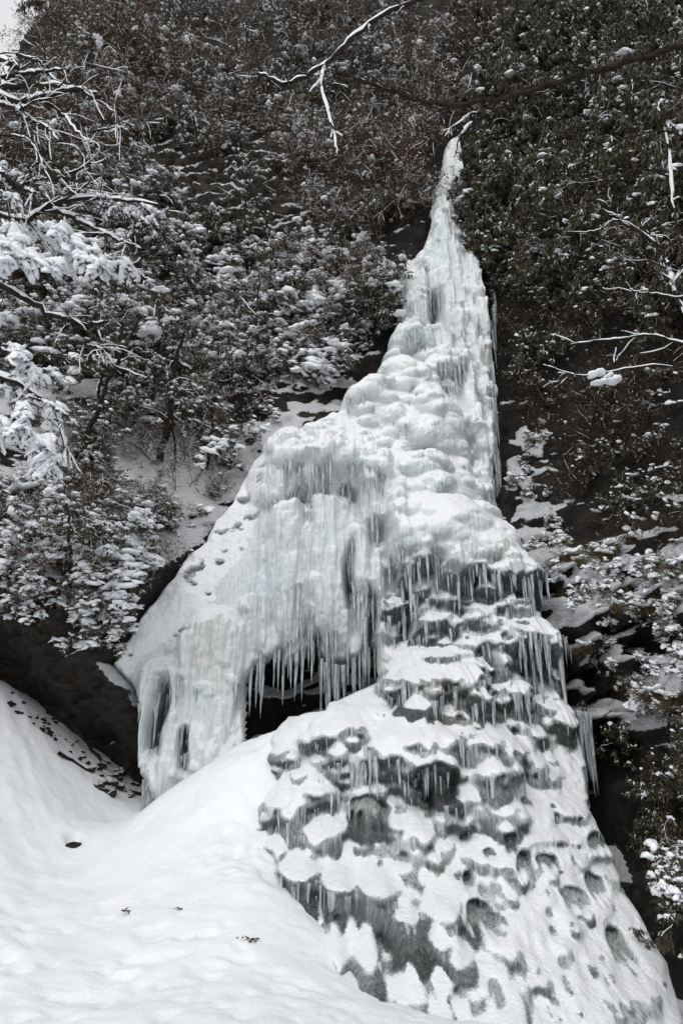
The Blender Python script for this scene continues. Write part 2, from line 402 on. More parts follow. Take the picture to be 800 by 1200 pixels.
# regions (photo pixels)
R_COL = [(530,190),(505,240),(495,290),(470,330),(462,400),(500,420),(540,480),(560,590),(580,590),(575,330),(560,260)]
R_DOME = [(465,400),(510,400),(560,560),(580,600),(610,660),(520,690),(450,640),(440,590),(300,530),(400,485)]
R_CURT = [(315,520),(430,505),(470,560),(450,640),(440,760),(300,760),(305,620)]
R_MID = [(450,650),(620,665),(660,820),(640,900),(450,850),(440,740)]
R_CONE = [(320,850),(420,820),(560,830),(660,830),(700,950),(800,1200),(320,1200),(320,1010),(300,960)]
R_CONEL = [(330,850),(420,820),(560,830),(600,960),(560,1200),(320,1200),(320,1010),(310,960)]
R_CONER = [(580,860),(690,930),(800,1200),(540,1200),(560,980)]
R_LOBE = [(165,790),(230,740),(300,700),(300,860),(180,930)]
# large masses
for u, v, rx, zu, zd, p in [(490,580,75,50,55,.8),(535,640,95,75,55,1.25),(590,665,60,50,40,.9),(345,612,32,22,150,.5),(392,606,40,24,160,.45),(325,548,40,40,60,.5),(385,540,50,36,60,.5),(440,575,28,24,90,.7),(420,640,16,18,90,.7),
    (450,560,50,40,70,.5),(500,500,60,40,40,.45),(450,470,55,40,40,.4),(540,560,40,50,50,.4),(520,790,75,38,42,.55),(590,740,60,40,40,.5),(400,850,60,28,30,.55),(345,862,34,24,24,.4),
    (460,870,70,40,30,.5),(560,880,60,40,40,.5),(250,750,40,40,150,.45),(200,800,36,30,150,.35),(500,690,40,30,80,.4),(430,650,20,30,120,.35),
    (520,300,24,90,150,.5),(480,340,20,50,90,.45),(555,340,22,60,90,.45),(560,470,22,60,130,.45)]:
    P = surf(ICE, u, v); s = proj(P)[2]/FPX; lump(P[0], P[2], rx*s, zu*s, zd*s, p)
def f_lump(a, b, k, flat=.7, st=.75, hang=1.0):
    def g(rs, x, z, s, base):
        r = rs.uniform(a, b)*s; lump(x, z, r*rs.uniform(.75, 1.15), r*flat*rs.uniform(.8, 1.25), r*flat*hang*rs.uniform(.5, .9), r*k*rs.uniform(.7, 1.2), base*st, rs.uniform(-.3, .3))
    return g
def f_drip(a, b, k, L0, L1, st=.9):
    def g(rs, x, z, s, base):
        r = rs.uniform(a, b)*s; drip(x, z, r, r*k*rs.uniform(.7, 1.3), rs.uniform(L0, L1)*s, base*st)
    return g
def f_hood(a, b, k, st=.75):
    def g(rs, x, z, s, base):
        r = rs.uniform(a, b)*s; hood(x, z, r, r*rs.uniform(1.1, 1.9), r*k*rs.uniform(.7, 1.25), base*st)
    return g
scatter(f_lump(20, 38, .75, .85, .7), R_DOME, 40, 1); scatter(f_lump(10, 18, .75, .85), R_DOME, 110, 2); scatter(f_lump(5, 9, .6), R_DOME, 160, 32)
scatter(f_drip(5, 12, .8, 40, 150), R_COL, 60, 3); scatter(f_lump(7, 14, .6), R_COL, 60, 4); scatter(f_drip(2.5, 5, .9, 15, 60), R_COL, 160, 5)
scatter(f_drip(8, 18, .7, 60, 190), R_CURT, 34, 6); scatter(f_drip(4, 8, .8, 40, 150), R_CURT, 110, 7); scatter(f_drip(2, 4, .9, 20, 90), R_CURT, 380, 8)
scatter(f_drip(6, 12, .7, 60, 150), R_LOBE, 22, 9); scatter(f_drip(2.5, 5, .9, 30, 110), R_LOBE, 150, 10); scatter(f_lump(6, 12, .6), R_LOBE, 30, 31)
FACE = np.zeros_like(D0); FQ = np.ones_like(D0); FZ = np.zeros_like(D0); CLEAR_SHADE = np.zeros_like(D0); PK = np.zeros_like(D0)  # ice darkness: clear ice plus shade painted into hollows, clefts and undersides
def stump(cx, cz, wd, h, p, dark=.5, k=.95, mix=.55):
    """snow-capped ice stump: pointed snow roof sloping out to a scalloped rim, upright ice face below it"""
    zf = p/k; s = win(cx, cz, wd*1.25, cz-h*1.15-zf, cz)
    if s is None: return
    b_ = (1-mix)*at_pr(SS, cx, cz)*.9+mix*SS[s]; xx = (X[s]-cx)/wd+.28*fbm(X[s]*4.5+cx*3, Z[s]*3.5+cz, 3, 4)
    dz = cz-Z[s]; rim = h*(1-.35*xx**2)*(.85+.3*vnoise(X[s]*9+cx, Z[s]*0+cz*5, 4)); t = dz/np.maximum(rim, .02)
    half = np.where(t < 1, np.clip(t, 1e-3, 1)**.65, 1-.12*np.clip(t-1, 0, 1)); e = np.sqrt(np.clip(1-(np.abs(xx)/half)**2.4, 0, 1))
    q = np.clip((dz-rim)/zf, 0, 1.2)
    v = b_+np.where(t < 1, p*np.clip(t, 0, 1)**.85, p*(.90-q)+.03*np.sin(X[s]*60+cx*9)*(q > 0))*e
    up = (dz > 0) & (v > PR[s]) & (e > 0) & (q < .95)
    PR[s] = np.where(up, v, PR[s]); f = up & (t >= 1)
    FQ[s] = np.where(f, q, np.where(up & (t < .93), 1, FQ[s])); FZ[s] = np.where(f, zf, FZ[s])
    FACE[s] = np.where(f, 1, np.where(up & (t < .93), 0, FACE[s])); CLEAR_SHADE[s] = np.where(f, dark*(.7+.5*q), np.where(up & (t < .93), 0, CLEAR_SHADE[s]))
SS = PR
def stumps(poly, n, a, b, pk, seed, dark=(.3, .7), md=.9, asp=(1.0, 1.7)):
    rs = np.random.RandomState(seed); got = []; tries = 0
    while len(got) < n and tries < n*50:
        tries += 1; u, v = sample_poly(rs, poly, 1)[0]; r = a*(b/a)**rs.rand()
        if all(((u-x)/1.0)**2+((v-y)/1.15)**2 > (md*.5*(r+r2))**2*1.3 for x, y, r2 in got): got.append((u, v, r))
    got.sort(key=lambda g: g[1]); global SS; SS = PR.copy()
    for u, v, r in got:
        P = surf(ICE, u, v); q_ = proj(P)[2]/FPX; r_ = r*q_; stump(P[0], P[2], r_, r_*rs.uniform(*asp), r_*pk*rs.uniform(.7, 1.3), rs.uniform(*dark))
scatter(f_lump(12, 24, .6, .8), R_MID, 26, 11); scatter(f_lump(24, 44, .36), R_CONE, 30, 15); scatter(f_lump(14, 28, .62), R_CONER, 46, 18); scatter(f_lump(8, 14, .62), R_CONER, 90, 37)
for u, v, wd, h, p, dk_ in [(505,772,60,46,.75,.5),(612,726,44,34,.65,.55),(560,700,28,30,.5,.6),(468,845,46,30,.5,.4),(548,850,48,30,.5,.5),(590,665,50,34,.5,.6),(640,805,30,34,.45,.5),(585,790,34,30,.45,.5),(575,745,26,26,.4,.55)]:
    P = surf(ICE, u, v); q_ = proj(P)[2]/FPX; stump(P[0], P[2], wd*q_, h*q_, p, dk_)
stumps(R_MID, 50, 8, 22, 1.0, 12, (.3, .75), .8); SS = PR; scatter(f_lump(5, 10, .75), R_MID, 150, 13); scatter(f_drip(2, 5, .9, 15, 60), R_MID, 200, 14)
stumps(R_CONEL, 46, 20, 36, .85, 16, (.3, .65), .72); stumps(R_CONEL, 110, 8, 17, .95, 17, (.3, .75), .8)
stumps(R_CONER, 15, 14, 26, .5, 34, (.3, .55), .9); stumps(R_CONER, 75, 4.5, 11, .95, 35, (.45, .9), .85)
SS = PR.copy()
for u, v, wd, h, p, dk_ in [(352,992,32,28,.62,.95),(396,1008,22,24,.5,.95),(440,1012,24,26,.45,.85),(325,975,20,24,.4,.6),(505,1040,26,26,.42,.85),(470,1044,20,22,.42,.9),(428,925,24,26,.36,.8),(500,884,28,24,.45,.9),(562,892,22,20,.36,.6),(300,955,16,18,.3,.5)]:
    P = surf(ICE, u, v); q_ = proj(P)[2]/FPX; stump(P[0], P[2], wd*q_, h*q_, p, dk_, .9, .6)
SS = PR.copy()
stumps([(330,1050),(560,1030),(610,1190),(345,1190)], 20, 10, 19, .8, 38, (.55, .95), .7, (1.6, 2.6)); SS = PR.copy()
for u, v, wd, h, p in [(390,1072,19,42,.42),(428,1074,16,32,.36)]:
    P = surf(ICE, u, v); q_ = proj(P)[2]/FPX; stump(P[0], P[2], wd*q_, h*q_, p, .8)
wcn_ = sstep(-10, 15, sdpoly(U, V_, R_CONE)); PR = PR*(1-wcn_)+blur(PR, 3)*wcn_; FACE = blur(FACE, 2); FACE = np.clip(FACE*1.1+2.6*FACE*(1-FACE)*(fbm(X*7, Z*6, 4, 7)+.35*fbm(X*24, Z*16, 2, 2)), 0, 1); CLEAR_SHADE = np.clip(blur(CLEAR_SHADE, 1)*1.12+.10*(CLEAR_SHADE > .2)*fbm(X*6, Z*2, 3, 9), 0, 1)
PRb = PR.copy(); scatter(f_lump(4, 9, .5), R_CONEL, 220, 19); scatter(f_lump(7, 15, .5), [(320,1040),(560,1020),(600,1190),(330,1190)], 60, 36); scatter(f_lump(3, 8, .5), R_CONER, 320, 20); scatter(f_lump(1.8, 4, .6), R_CONE, 900, 21)
PR = np.where(FACE > .35, PRb, PR)
scatter(f_lump(8, 18, .6), [(320,850),(450,820),(470,900),(330,960),(300,940)], 60, 22)
# pockets under the snow of the cone
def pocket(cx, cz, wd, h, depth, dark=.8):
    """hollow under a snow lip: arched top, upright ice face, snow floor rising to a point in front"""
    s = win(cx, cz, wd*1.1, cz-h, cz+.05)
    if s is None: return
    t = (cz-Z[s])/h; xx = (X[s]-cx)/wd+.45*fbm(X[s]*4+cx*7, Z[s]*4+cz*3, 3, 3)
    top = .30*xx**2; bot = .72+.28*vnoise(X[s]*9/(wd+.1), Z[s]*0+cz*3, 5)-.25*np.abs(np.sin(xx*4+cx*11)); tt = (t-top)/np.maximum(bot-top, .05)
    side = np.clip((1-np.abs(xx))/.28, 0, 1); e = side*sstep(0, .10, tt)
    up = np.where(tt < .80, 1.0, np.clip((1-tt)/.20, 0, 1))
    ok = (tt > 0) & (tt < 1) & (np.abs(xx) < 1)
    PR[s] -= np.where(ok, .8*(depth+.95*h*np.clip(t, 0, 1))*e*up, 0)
    CLEAR_SHADE[s] = np.maximum(CLEAR_SHADE[s], np.where(ok & (tt < .86), (dark*.5+.10)*np.clip(e*1.6, 0, 1), 0)); PK[s] = np.maximum(PK[s], np.where(ok & (tt < .84), np.clip(e*2.2, 0, 1), 0))  # hollow's ice coloured darker to stand in for its shade
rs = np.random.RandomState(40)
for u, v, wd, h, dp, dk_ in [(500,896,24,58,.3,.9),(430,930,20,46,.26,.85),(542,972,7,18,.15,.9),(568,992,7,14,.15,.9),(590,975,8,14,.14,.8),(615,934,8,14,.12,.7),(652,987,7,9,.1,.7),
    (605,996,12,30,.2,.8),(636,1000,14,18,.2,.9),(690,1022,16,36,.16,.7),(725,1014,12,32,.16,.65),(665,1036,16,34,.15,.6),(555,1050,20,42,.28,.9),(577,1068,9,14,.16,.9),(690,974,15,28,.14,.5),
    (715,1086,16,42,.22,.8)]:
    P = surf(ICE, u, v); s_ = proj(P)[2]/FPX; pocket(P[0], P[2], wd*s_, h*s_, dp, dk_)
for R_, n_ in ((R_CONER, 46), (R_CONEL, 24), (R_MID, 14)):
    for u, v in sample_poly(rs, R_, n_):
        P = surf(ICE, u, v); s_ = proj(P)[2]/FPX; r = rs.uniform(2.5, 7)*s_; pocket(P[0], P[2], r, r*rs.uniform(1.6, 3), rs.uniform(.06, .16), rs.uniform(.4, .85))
# vertical clefts
for u, v, wd, L, dp in [(506,345,5,60,.7),(553,420,4,120,.35),(432,690,5,110,.5),(410,640,4,100,.4),(372,740,5,70,.4),(195,790,6,120,.6),(225,850,4,60,.4),(362,580,5,60,.35),(440,620,9,40,.35),(470,690,6,80,.35),(330,760,4,40,.3),(560,760,6,60,.4),(600,760,5,50,.4),(545,500,4,90,.4)]:
    P = surf(ICE, u, v); s = proj(P)[2]/FPX; cx, cz = P[0], P[2]; ww = wd*s*2; w_ = win(cx, cz, ww, cz-L*s, cz)
    t = np.clip((cz-Z[w_])/(L*s), 0, 1); e = np.clip(1-np.abs(X[w_]-cx-.05*np.sin(Z[w_]*4))/ww, 0, 1)*np.minimum(1, t*5)*np.minimum(1, (1-t)*3)
    PR[w_] -= dp*e; CLEAR_SHADE[w_] = np.maximum(CLEAR_SHADE[w_], e*1.1)  # shade of the cleft painted into the ice colour
PR = blur(PR, 1)
# corrugation of hanging ice, strongest in the curtains
wc = np.clip(sstep(-12, 12, sdpoly(U, V_, R_CURT))+sstep(-8, 8, sdpoly(U, V_, R_COL))*.8+sstep(-8, 8, sdpoly(U, V_, R_LOBE))+.6*sstep(-10, 10, sdpoly(U, V_, R_MID))+.22, 0, 1)
PR += wc*(.10*ridged(X*5.5+.5*fbm(X*2, Z*.8, 2, 5), Z*.35, 3, 6)+.035*fbm(X*22, Z*1.3, 2, 8))
PR += FACE*(.05*ridged(X*11+.4*fbm(X*3, Z*2, 2, 3), Z*.7, 2, 5)-.03)
PR += .05*fbm(X*3, Z*3, 4, 9)+.012*fbm(X*14, Z*14, 2, 11)
sl = sstep(-10, 15, sdpoly(U, V_, SLOPE)); PR += sl*.16*fbm(X*1.5, Z*1.2, 4, 12)
bite = sl*sstep(.42, .52, fbm(X*2.2+4, Z*3.6, 3, 2)); PR -= bite*.22
# edges roll back into the cliff and into the cave
wI = np.where(V_ > 900, 16, 9+.0*V_); e1 = np.clip(sdI/wI, 0, 1); e2 = np.clip(-sdC/7, 0, 1)
roll_ = .9*(1-np.sqrt(1-(1-e1)**2))+.8*(1-np.sqrt(1-(1-e2)**2))
DI = D0-PR+roll_
keep = (sdI > 0) & (sdC < 0)
def nz_of(D, dx, dz, b=1):
    D = blur(D, b); gzz, gxx = np.gradient(D, dz, dx); return gzz/np.sqrt(1+gxx**2+gzz**2)
nz = nz_of(DI, DX, DZ, 3); wmid0 = sstep(-15, 15, sdpoly(U, V_, R_MID))
snow_bias = .10*sstep(-20, 20, sdpoly(U, V_, R_CONER))+(.06+.14*fbm(X*2.2, Z*2.2, 3, 4))*sstep(-20, 10, sdpoly(U, V_, R_CONE))-.06*wmid0+.25*sl+.16*sstep(-20, 20, sdpoly(U, V_, R_DOME))
SN = sstep(.30, .58, nz+snow_bias+.12*fbm(X*4, Z*4, 3, 13)); SN = np.maximum(SN, sstep(620, 500, V_)*np.clip(.36+.5*fbm(X*2.5, Z*1.2, 3, 7), 0, .62)); SN = np.clip(SN+sl*1.0*(1-bite*1.6), 0, 1)*(1-.92*blur(np.maximum(PK, FACE), 1))*(1-sstep(-4, 6, sdpoly(U, V_, [(285,735),(450,735),(452,805),(285,830)]))*.9)
wmid = sstep(-15, 15, sdpoly(U, V_, R_MID)); wcone = sstep(-25, 10, sdpoly(U, V_, R_CONE))
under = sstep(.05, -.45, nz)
CLEAR_SHADE = np.clip(CLEAR_SHADE*.85+.03+.22*wmid+wcone*.10+under*(.12+.3*wcone+.2*wmid)+.16*fbm(X*1.1, Z*.7, 3, 14)+bite*.5, 0, 1)  # undersides darkened as painted shade, over random clear-ice variation
CLEAR_SHADE *= 1-.62*sstep(720, 600, V_); CLEAR_SHADE = np.clip(CLEAR_SHADE, 0, 1)
ICE_Y = DI
fall = thing('frozen_waterfall', tuple(pt(520, 1150, 10)*[1, 1, 0]), 'tall frozen waterfall of white ice, narrow column above, icicle curtain and snowy cone below', 'waterfall')
fl = np.array(fall.location)
vid = np.full(D0.shape, -1)
fk = keep[:-1, :-1] & keep[1:, :-1] & keep[:-1, 1:] & keep[1:, 1:]
cu = (U[:-1, :-1]); cv = V_[:-1, :-1]
in_sl = sdpoly(cu, cv, SLOPE) > 0; in_lb = (sdpoly(cu, cv, [(100,700),(296,700),(296,1000),(100,1000)]) > 0)
part = np.zeros(cu.shape, int)                               # 0 cone
part[cv < 830+.12*(cu-400)] = 1                              # curtain and middle mass
part[(cv < 830+.12*(cu-400)) & (cu > 448) & (cv > 640)] = 2
part[(cv < 640) & ((cu > 448) | (cv < 520))] = 3
part[(cv < 405) | ((cu > 535) & (cv < 600))] = 4
part[in_lb] = 5; part[in_sl & (cu < 330)] = 6
IDX = np.arange(D0.size).reshape(D0.shape)
def grid_part(name, mask, Y, extra, mat, parent, off):
    jj, ii = np.where(mask); q = np.stack([IDX[jj, ii], IDX[jj, ii+1], IDX[jj+1, ii+1], IDX[jj+1, ii]], -1)
    used, inv = np.unique(q, return_inverse=True); q = inv.reshape(q.shape)
    P = np.stack([X.ravel()[used], Y.ravel()[used], Z.ravel()[used]], -1)-off
    return link(name, mesh(name, P, q, mat, {k: a.ravel()[used] for k, a in extra.items()}), parent)
ex = {'snow': SN, 'clear': CLEAR_SHADE}
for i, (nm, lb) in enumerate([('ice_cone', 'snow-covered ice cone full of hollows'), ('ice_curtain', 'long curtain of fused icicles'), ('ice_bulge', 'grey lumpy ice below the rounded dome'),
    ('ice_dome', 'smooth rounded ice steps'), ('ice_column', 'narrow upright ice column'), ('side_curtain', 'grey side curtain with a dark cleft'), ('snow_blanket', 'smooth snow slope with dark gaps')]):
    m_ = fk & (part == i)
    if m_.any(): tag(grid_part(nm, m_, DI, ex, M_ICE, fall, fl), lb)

# icicles: hang from undersides and rims of the ice
rs = np.random.RandomState(50)
gz2 = np.gradient(blur(DI, 1), DZ, axis=0)
und = keep & (gz2 < -.55) & (V_ > 200)
prob = .010+.030*np.clip(wc, 0, 1)+.02*wmid+.05*wcone
jj, ii = np.where(und & (rs.rand(*D0.shape) < prob*.8))
Pn = np.stack([X[jj, ii], DI[jj, ii]+.01, Z[jj, ii]+.03], -1); sc_ = DF[jj, ii]/FPX
Ln = sc_*rs.gamma(2.0, 6.5, len(jj))*np.where(wc[jj, ii] > .7, 1.7, 1); Ln = np.clip(Ln, .05, 1.3); Rn = np.clip(Ln*.07*np.exp(rs.randn(len(jj))*.5), .007, .06)
jr, ir = np.where(keep & (FACE > .3) & (FQ < .16) & (rs.rand(*D0.shape) < .055))
Pr = np.stack([X[jr, ir], DI[jr, ir]-.015, Z[jr, ir]+.03], -1); Lr = np.clip(FZ[jr, ir]*rs.uniform(.25, 1.3, len(jr)), .05, .9)
Pn = np.vstack([Pn, Pr]); Ln = np.r_[Ln, Lr]; Rn = np.r_[Rn, np.clip(Lr*.07*np.exp(rs.randn(len(jr))*.45), .008, .045)]
# rims of curtains over the cave, and the side curtain
big_P, big_L = [], []
for poly, n, l0, l1 in [([(292,786),(318,768),(338,774),(366,760),(380,786),(400,790),(440,760)], 70, 10, 75), ([(165,905),(178,935),(190,925),(215,895),(240,880),(285,862)], 26, 20, 60),
    ([(562,470),(566,520),(570,560),(574,585),(581,560),(580,500)], 22, 40, 110), ([(650,826),(664,838),(676,842),(688,846)], 24, 30, 100), ([(568,245),(576,300),(578,330),(575,430),(580,500)], 34, 15, 75), ([(575,330),(578,345)], 5, 30, 60), ([(310,700),(360,690),(420,700),(440,690)], 24, 40, 110)]:
    q = np.array(poly, float); t = np.sort(rs.rand(n))*(len(q)-1); k = np.minimum(t.astype(int), len(q)-2); f = (t-k)[:, None]; pp = q[k]*(1-f)+q[k+1]*f
    P = surf(ICE, pp[:, 0], pp[:, 1]-8); s = proj(P)[2]/FPX; P[:, 1] += rs.uniform(-.25, .15, n)
    big_P.append(P); big_L.append(s*rs.uniform(l0, l1, n))
big_P = np.concatenate(big_P); big_L = np.concatenate(big_L); order = np.argsort(-big_L)
for i in order[:90]:
    Vv, q = icicle_geo(rs, np.zeros((1, 3)), big_L[i], np.clip(big_L[i]*.05, .02, .06)); o = link('icicle', mesh('icicle', Vv, q, M_ICICLE), fall); o.location = big_P[i]-fl
Pn = np.vstack([Pn, big_P[order[90:]]]); Ln = np.r_[Ln, big_L[order[90:]]]; Rn = np.r_[Rn, np.clip(big_L[order[90:]]*.05, .015, .05)]
Vv, q = icicle_geo(rs, Pn-fl, Ln, Rn, 5, 5); tag(link('icicle_fringe', mesh('icicle_fringe', Vv, q, M_ICICLE), fall), kind='stuff')
print('icicles', len(Ln))

# ------------------------------------------------------------------ cliff and hillside
CLIFF_PTS = [(-200,690,11.0),(-200,820,12.5),(-200,500,14),(-200,250,20),(-200,40,25),(0,690,12.6),(60,722,13.0),(120,762,13.6),(150,805,14.2),(165,865,14.8),
 (0,775,14.8),(60,835,15.6),(120,885,16.0),(160,935,16.0),(0,860,15.5),(250,950,16.0),(300,1000,15.5),
 (0,620,13.6),(100,625,14.7),(200,645,15.3),(0,520,15.4),(100,530,16.4),(200,525,17.2),(280,500,17.6),(0,400,17.5),(150,400,19),(300,400,19.4),(400,420,19.3),
 (0,250,21.5),(150,250,22),(270,260,21.6),(400,250,21.6),(0,66,25.5),(150,66,26.5),(300,66,26.5),(400,66,26),(0,-60,31),(200,-60,32),(400,-60,31),
 (480,250,20.8),(540,180,21.2),(470,400,19.5),(560,66,24.5),(360,820,16.2),(300,700,16.2),(400,600,17),(450,500,18),(520,700,16.2),(500,850,15),(600,900,14.4),(700,1000,13.2),(500,1000,13.5),
 (600,250,20.2),(700,250,17.6),(800,250,15),(590,400,18.6),(700,400,16.4),(800,400,14.5),(600,550,17.2),(700,550,15.5),(800,550,13.6),(620,640,16),(720,640,14.2),(800,640,12.8),
 (650,720,14.4),(720,720,13.2),(800,720,11.9),(680,800,13.6),(740,800,12.7),(800,800,11.5),(700,900,13.6),(760,900,12.6),(800,900,11.7),(740,1000,12.4),(800,1000,11.2),(790,1090,10.6),(810,1190,10.2),
 (700,66,20.5),(800,66,18.5),(560,-60,29),(700,-60,25),(800,-60,22.5),(1000,640,9.8),(1000,850,8.6),(1000,1050,8),(1000,400,11),(1000,200,13.5),(1000,0,17),(1000,1190,7.6)]
_p = np.array([pt(u, v, Y) for u, v, Y in CLIFF_PTS]); CB = TPS(_p[:, [0, 2]], _p[:, 1], .05)
CDX = .075
cgx = np.r_[np.arange(-17, 2.2, CDX), np.arange(2.2, 8.5, .04), np.arange(8.5, 13.5, .1)]; cgz = np.r_[np.arange(-1.2, 10, .04), np.arange(10, 56, CDX)]; CX, CZ = np.meshgrid(cgx, cgz)
CD = np.clip(CB(CX, CZ), 6.5, 60)
ci = ICE(CX, CZ); cU, cV, cDF = proj(np.stack([CX, CD, CZ], -1)); iU, iV, _ = proj(np.stack([CX, ci, CZ], -1))
wi = sstep(-6, 12, sdpoly(iU, iV, ICE_POLY)); CD = np.where(wi > 0, CD*(1-wi)+np.maximum(CD, ci+1.1)*wi, CD)
P_RLEDGE = [(610,640),(650,655),(720,650),(800,665),(900,650),(900,960),(790,900),(720,860),(690,880),(640,740)]
P_RDARK = [(580,300),(650,330),(800,390),(900,400),(900,640),(700,640),(640,610),(590,600)]
P_RFOOT = [(690,880),(800,900),(900,960),(900,1200),(800,1200),(740,1030)]
P_SHELF = [(60,480),(200,490),(300,492),(345,495),(320,530),(270,600),(215,660),(140,665),(50,620)]
P_LOWL = [(20,600),(240,600),(200,660),(130,770),(60,725),(20,690)]
P_BANK = [(640,270),(700,290),(800,310),(860,330),(860,380),(790,370),(730,350),(690,320),(650,300)]
P_FACE = [(195,190),(270,170),(340,200),(350,290),(290,310),(200,300)]
P_SPEC = [(595,500),(640,460),(645,560),(660,640),(610,640),(590,590)]
def wz(poly, a=-12, b=12): return sstep(a, b, sdpoly(cU, cV, poly))
wl, wd_, wf, wsh, wll, wb, wfc, wsp = [wz(p) for p in (P_RLEDGE, P_RDARK, P_RFOOT, P_SHELF, P_LOWL, P_BANK, P_FACE, P_SPEC)]
left_w = lambda u: sstep(560, 430, u)
WSN = np.zeros_like(CD)
for u, v, a_, b_, p_ in [(650,698,46,30,.35),(692,676,44,20,.3),(748,664,50,17,.3),(795,688,34,26,.3),(705,728,48,24,.35),(655,738,30,18,.3),(728,752,26,24,.3),(764,772,38,16,.3),(795,792,26,20,.3),(676,812,30,18,.3),(704,836,36,18,.3),(760,852,36,15,.3),(795,850,24,16,.3),
    (632,660,34,20,.3),(612,640,26,18,.25),(790,725,18,12,.2),(640,760,20,12,.2),(840,700,40,30,.3),(850,780,40,24,.3),(850,860,40,24,.3),(700,300,26,12,.2),(740,320,34,12,.25),(785,340,34,14,.25),(672,285,20,10,.2),(622,600,18,22,.2),(606,560,10,30,.15),(620,520,12,26,.12)]:
    P = surf(CB, u, v); s_ = proj(P)[2]/FPX; xx = (CX-P[0])/(a_*s_)+.6*fbm(CX*2.2+u, CZ*2.6, 3, 4); zz = (CZ-P[2])/(b_*s_)+.55*fbm(CX*2.4, CZ*2.8+v, 3, 7)+.3*xx
    e_ = 1-xx*xx-zz*zz; CD -= p_*np.sqrt(np.clip(e_, 0, 1)); WSN = np.maximum(WSN, sstep(0, .16, e_))
warp = fbm(CX*.35, CZ*.35, 3, 1)
def terrace(per, tilt, s):
    q = (CZ+tilt*CX+1.1*warp+.9*fbm(CX*.9, CZ*.9, 4, s))/per; f = q-np.floor(q)
    return np.where(f < .55, f/.55, (1-f)/.45)               # slope out over 55 %, undercut over 45 %
CD -= (.14+.25*wfc)*(1-.9*wsh)*(1-.8*wd_)*(1-.85*wl)*(1-terrace(1.5, -.35, 4))
CD -= (.07+.16*wfc)*(1-.7*wl)*(1-.8*wsh)*(1-.5*wd_)*(1-terrace(.55, -.3, 6))
CD += .55*(.5-ridged(CX*.45, CZ*.38, 5, 2))*(1-.55*wl)*(1-.5*wsh) + .10*fbm(CX*2.2, CZ*2.2, 3, 5) + .20*(1-left_w(cU))*fbm(CX*1.1, CZ*.9, 4, 8)+.07*fbm(CX*6, CZ*5, 3, 2)+wd_*(.30*(.5-ridged(CX*1.3+.5*CZ, CZ*.7-.4*CX, 4, 6))+.10*ridged(CX*4, CZ*3, 3, 1))
lump_c = np.maximum(0, fbm(CX*2.6, CZ*3.1, 3, 7)); CD -= wl*(.22*fbm(CX*2.4+.5*CZ, CZ*3.2, 3, 11)+.12*fbm(CX*5, CZ*5, 3, 9)+.05*fbm(CX*12, CZ*12, 2, 3)); CD -= .55*wl*lump_c+.22*wl*np.maximum(0, fbm(CX*7, CZ*8, 2, 3))+.10*wll*np.maximum(0, fbm(CX*3, CZ*4, 3, 6))
wcv = wz([(-300,640),(0,700),(60,725),(125,765),(160,810),(175,960),(-300,960)], -10, 25)
CD += wcv*(.75*(.5-ridged(CX*.9+.4*CZ, CZ*1.7-.3*CX, 5, 3))+.25*(.5-ridged(CX*3+CZ, CZ*4, 4, 5)))
cpock = np.zeros_like(CD)
for u, v, wd, h, dp in [(738,722,44,58,.7),(775,735,30,70,.6),(690,775,40,62,.7),(655,764,16,40,.4),(770,822,60,52,.6),(730,800,22,40,.4),(640,692,16,22,.3),(790,700,20,22,.3),(668,695,12,14,.25),(720,690,12,14,.2),(672,810,16,30,.35),(720,860,30,60,.5),(655,745,12,40,.4)]:
    P = surf(CB, u, v); s_ = proj(P)[2]/FPX; cx, cz = P[0], P[2]; xx = (CX-cx)/(wd*s_)+.35*fbm(CX*2.5, CZ*2.5, 3, 4); t = (cz-CZ)/(h*s_)+.22*fbm(CX*3.5+9, CZ*3, 2, 6)
    tt = t-.35*xx**2; e = np.clip((1-np.abs(xx))/.3, 0, 1)*sstep(0, .12, tt)*np.clip((1-tt)/.3, 0, 1); CD += e*(dp+.3*h*s_*np.clip(tt, 0, 1)); cpock = np.maximum(cpock, np.clip(e*2, 0, 1))
CD = np.where(wi > 0, CD*(1-wi)+np.maximum(CD, ci+1.05)*wi, CD)
cnz = nz_of(CD, cgx, cgz, 3)
cn = fbm(CX*.9, CZ*.9, 4, 9)
left = sstep(560, 430, cU)
bias = .10*cn-.03+.10*left*sstep(60, 160, cV)+.10*left*sstep(150, 420, cV)-.10*sstep(260, 80, cV)-.12*wd_+.95*wl-.9*wf+.42*wsh+.20*wll+.40*wb-.05*wfc+.20*wsp+.22*fbm(CX*2.8, CZ*2.8, 3, 10)*(1+wsh+wll)+.16*wcv
CS = sstep(.42, .66, cnz+bias)
lip = sstep(.15-.3*wl, -.1-.35*wl, cnz); CS *= (1-lip)*(1-cpock); CS = np.maximum(CS, WSN*sstep(-.30, .0, cnz)*np.clip(.85+.9*fbm(CX*4, CZ*4, 3, 8), 0, 1)); CS = CS*np.clip(1.1+1.3*fbm(CX*3.3, CZ*2.2, 3, 6)*wfc, 0, 1)
brown = np.clip(.55*wcv+.22*left+wfc*.9+.25*cn+.25*left*sstep(320, 120, cV), 0, 1)*(1-.5*wl*0)
CD = CD-CS*(.05+.10*np.clip(.5+fbm(CX*3.2, CZ*3.2, 3, 12), 0, 1))*(1+.8*wl)
ridge_v = -30+26*fbm(CX*.25, CZ*0+3.3, 3, 3)+200*sstep(85, -50, cU)
ck = (cV > ridge_v)
fkc = ck[:-1, :-1] & ck[1:, :-1] & ck[:-1, 1:] & ck[1:, 1:]
jj, ii = np.where(fkc); CI = np.arange(CD.size).reshape(CD.shape)
q = np.stack([CI[jj, ii], CI[jj, ii+1], CI[jj+1, ii+1], CI[jj+1, ii]], -1); used, inv = np.unique(q, return_inverse=True)
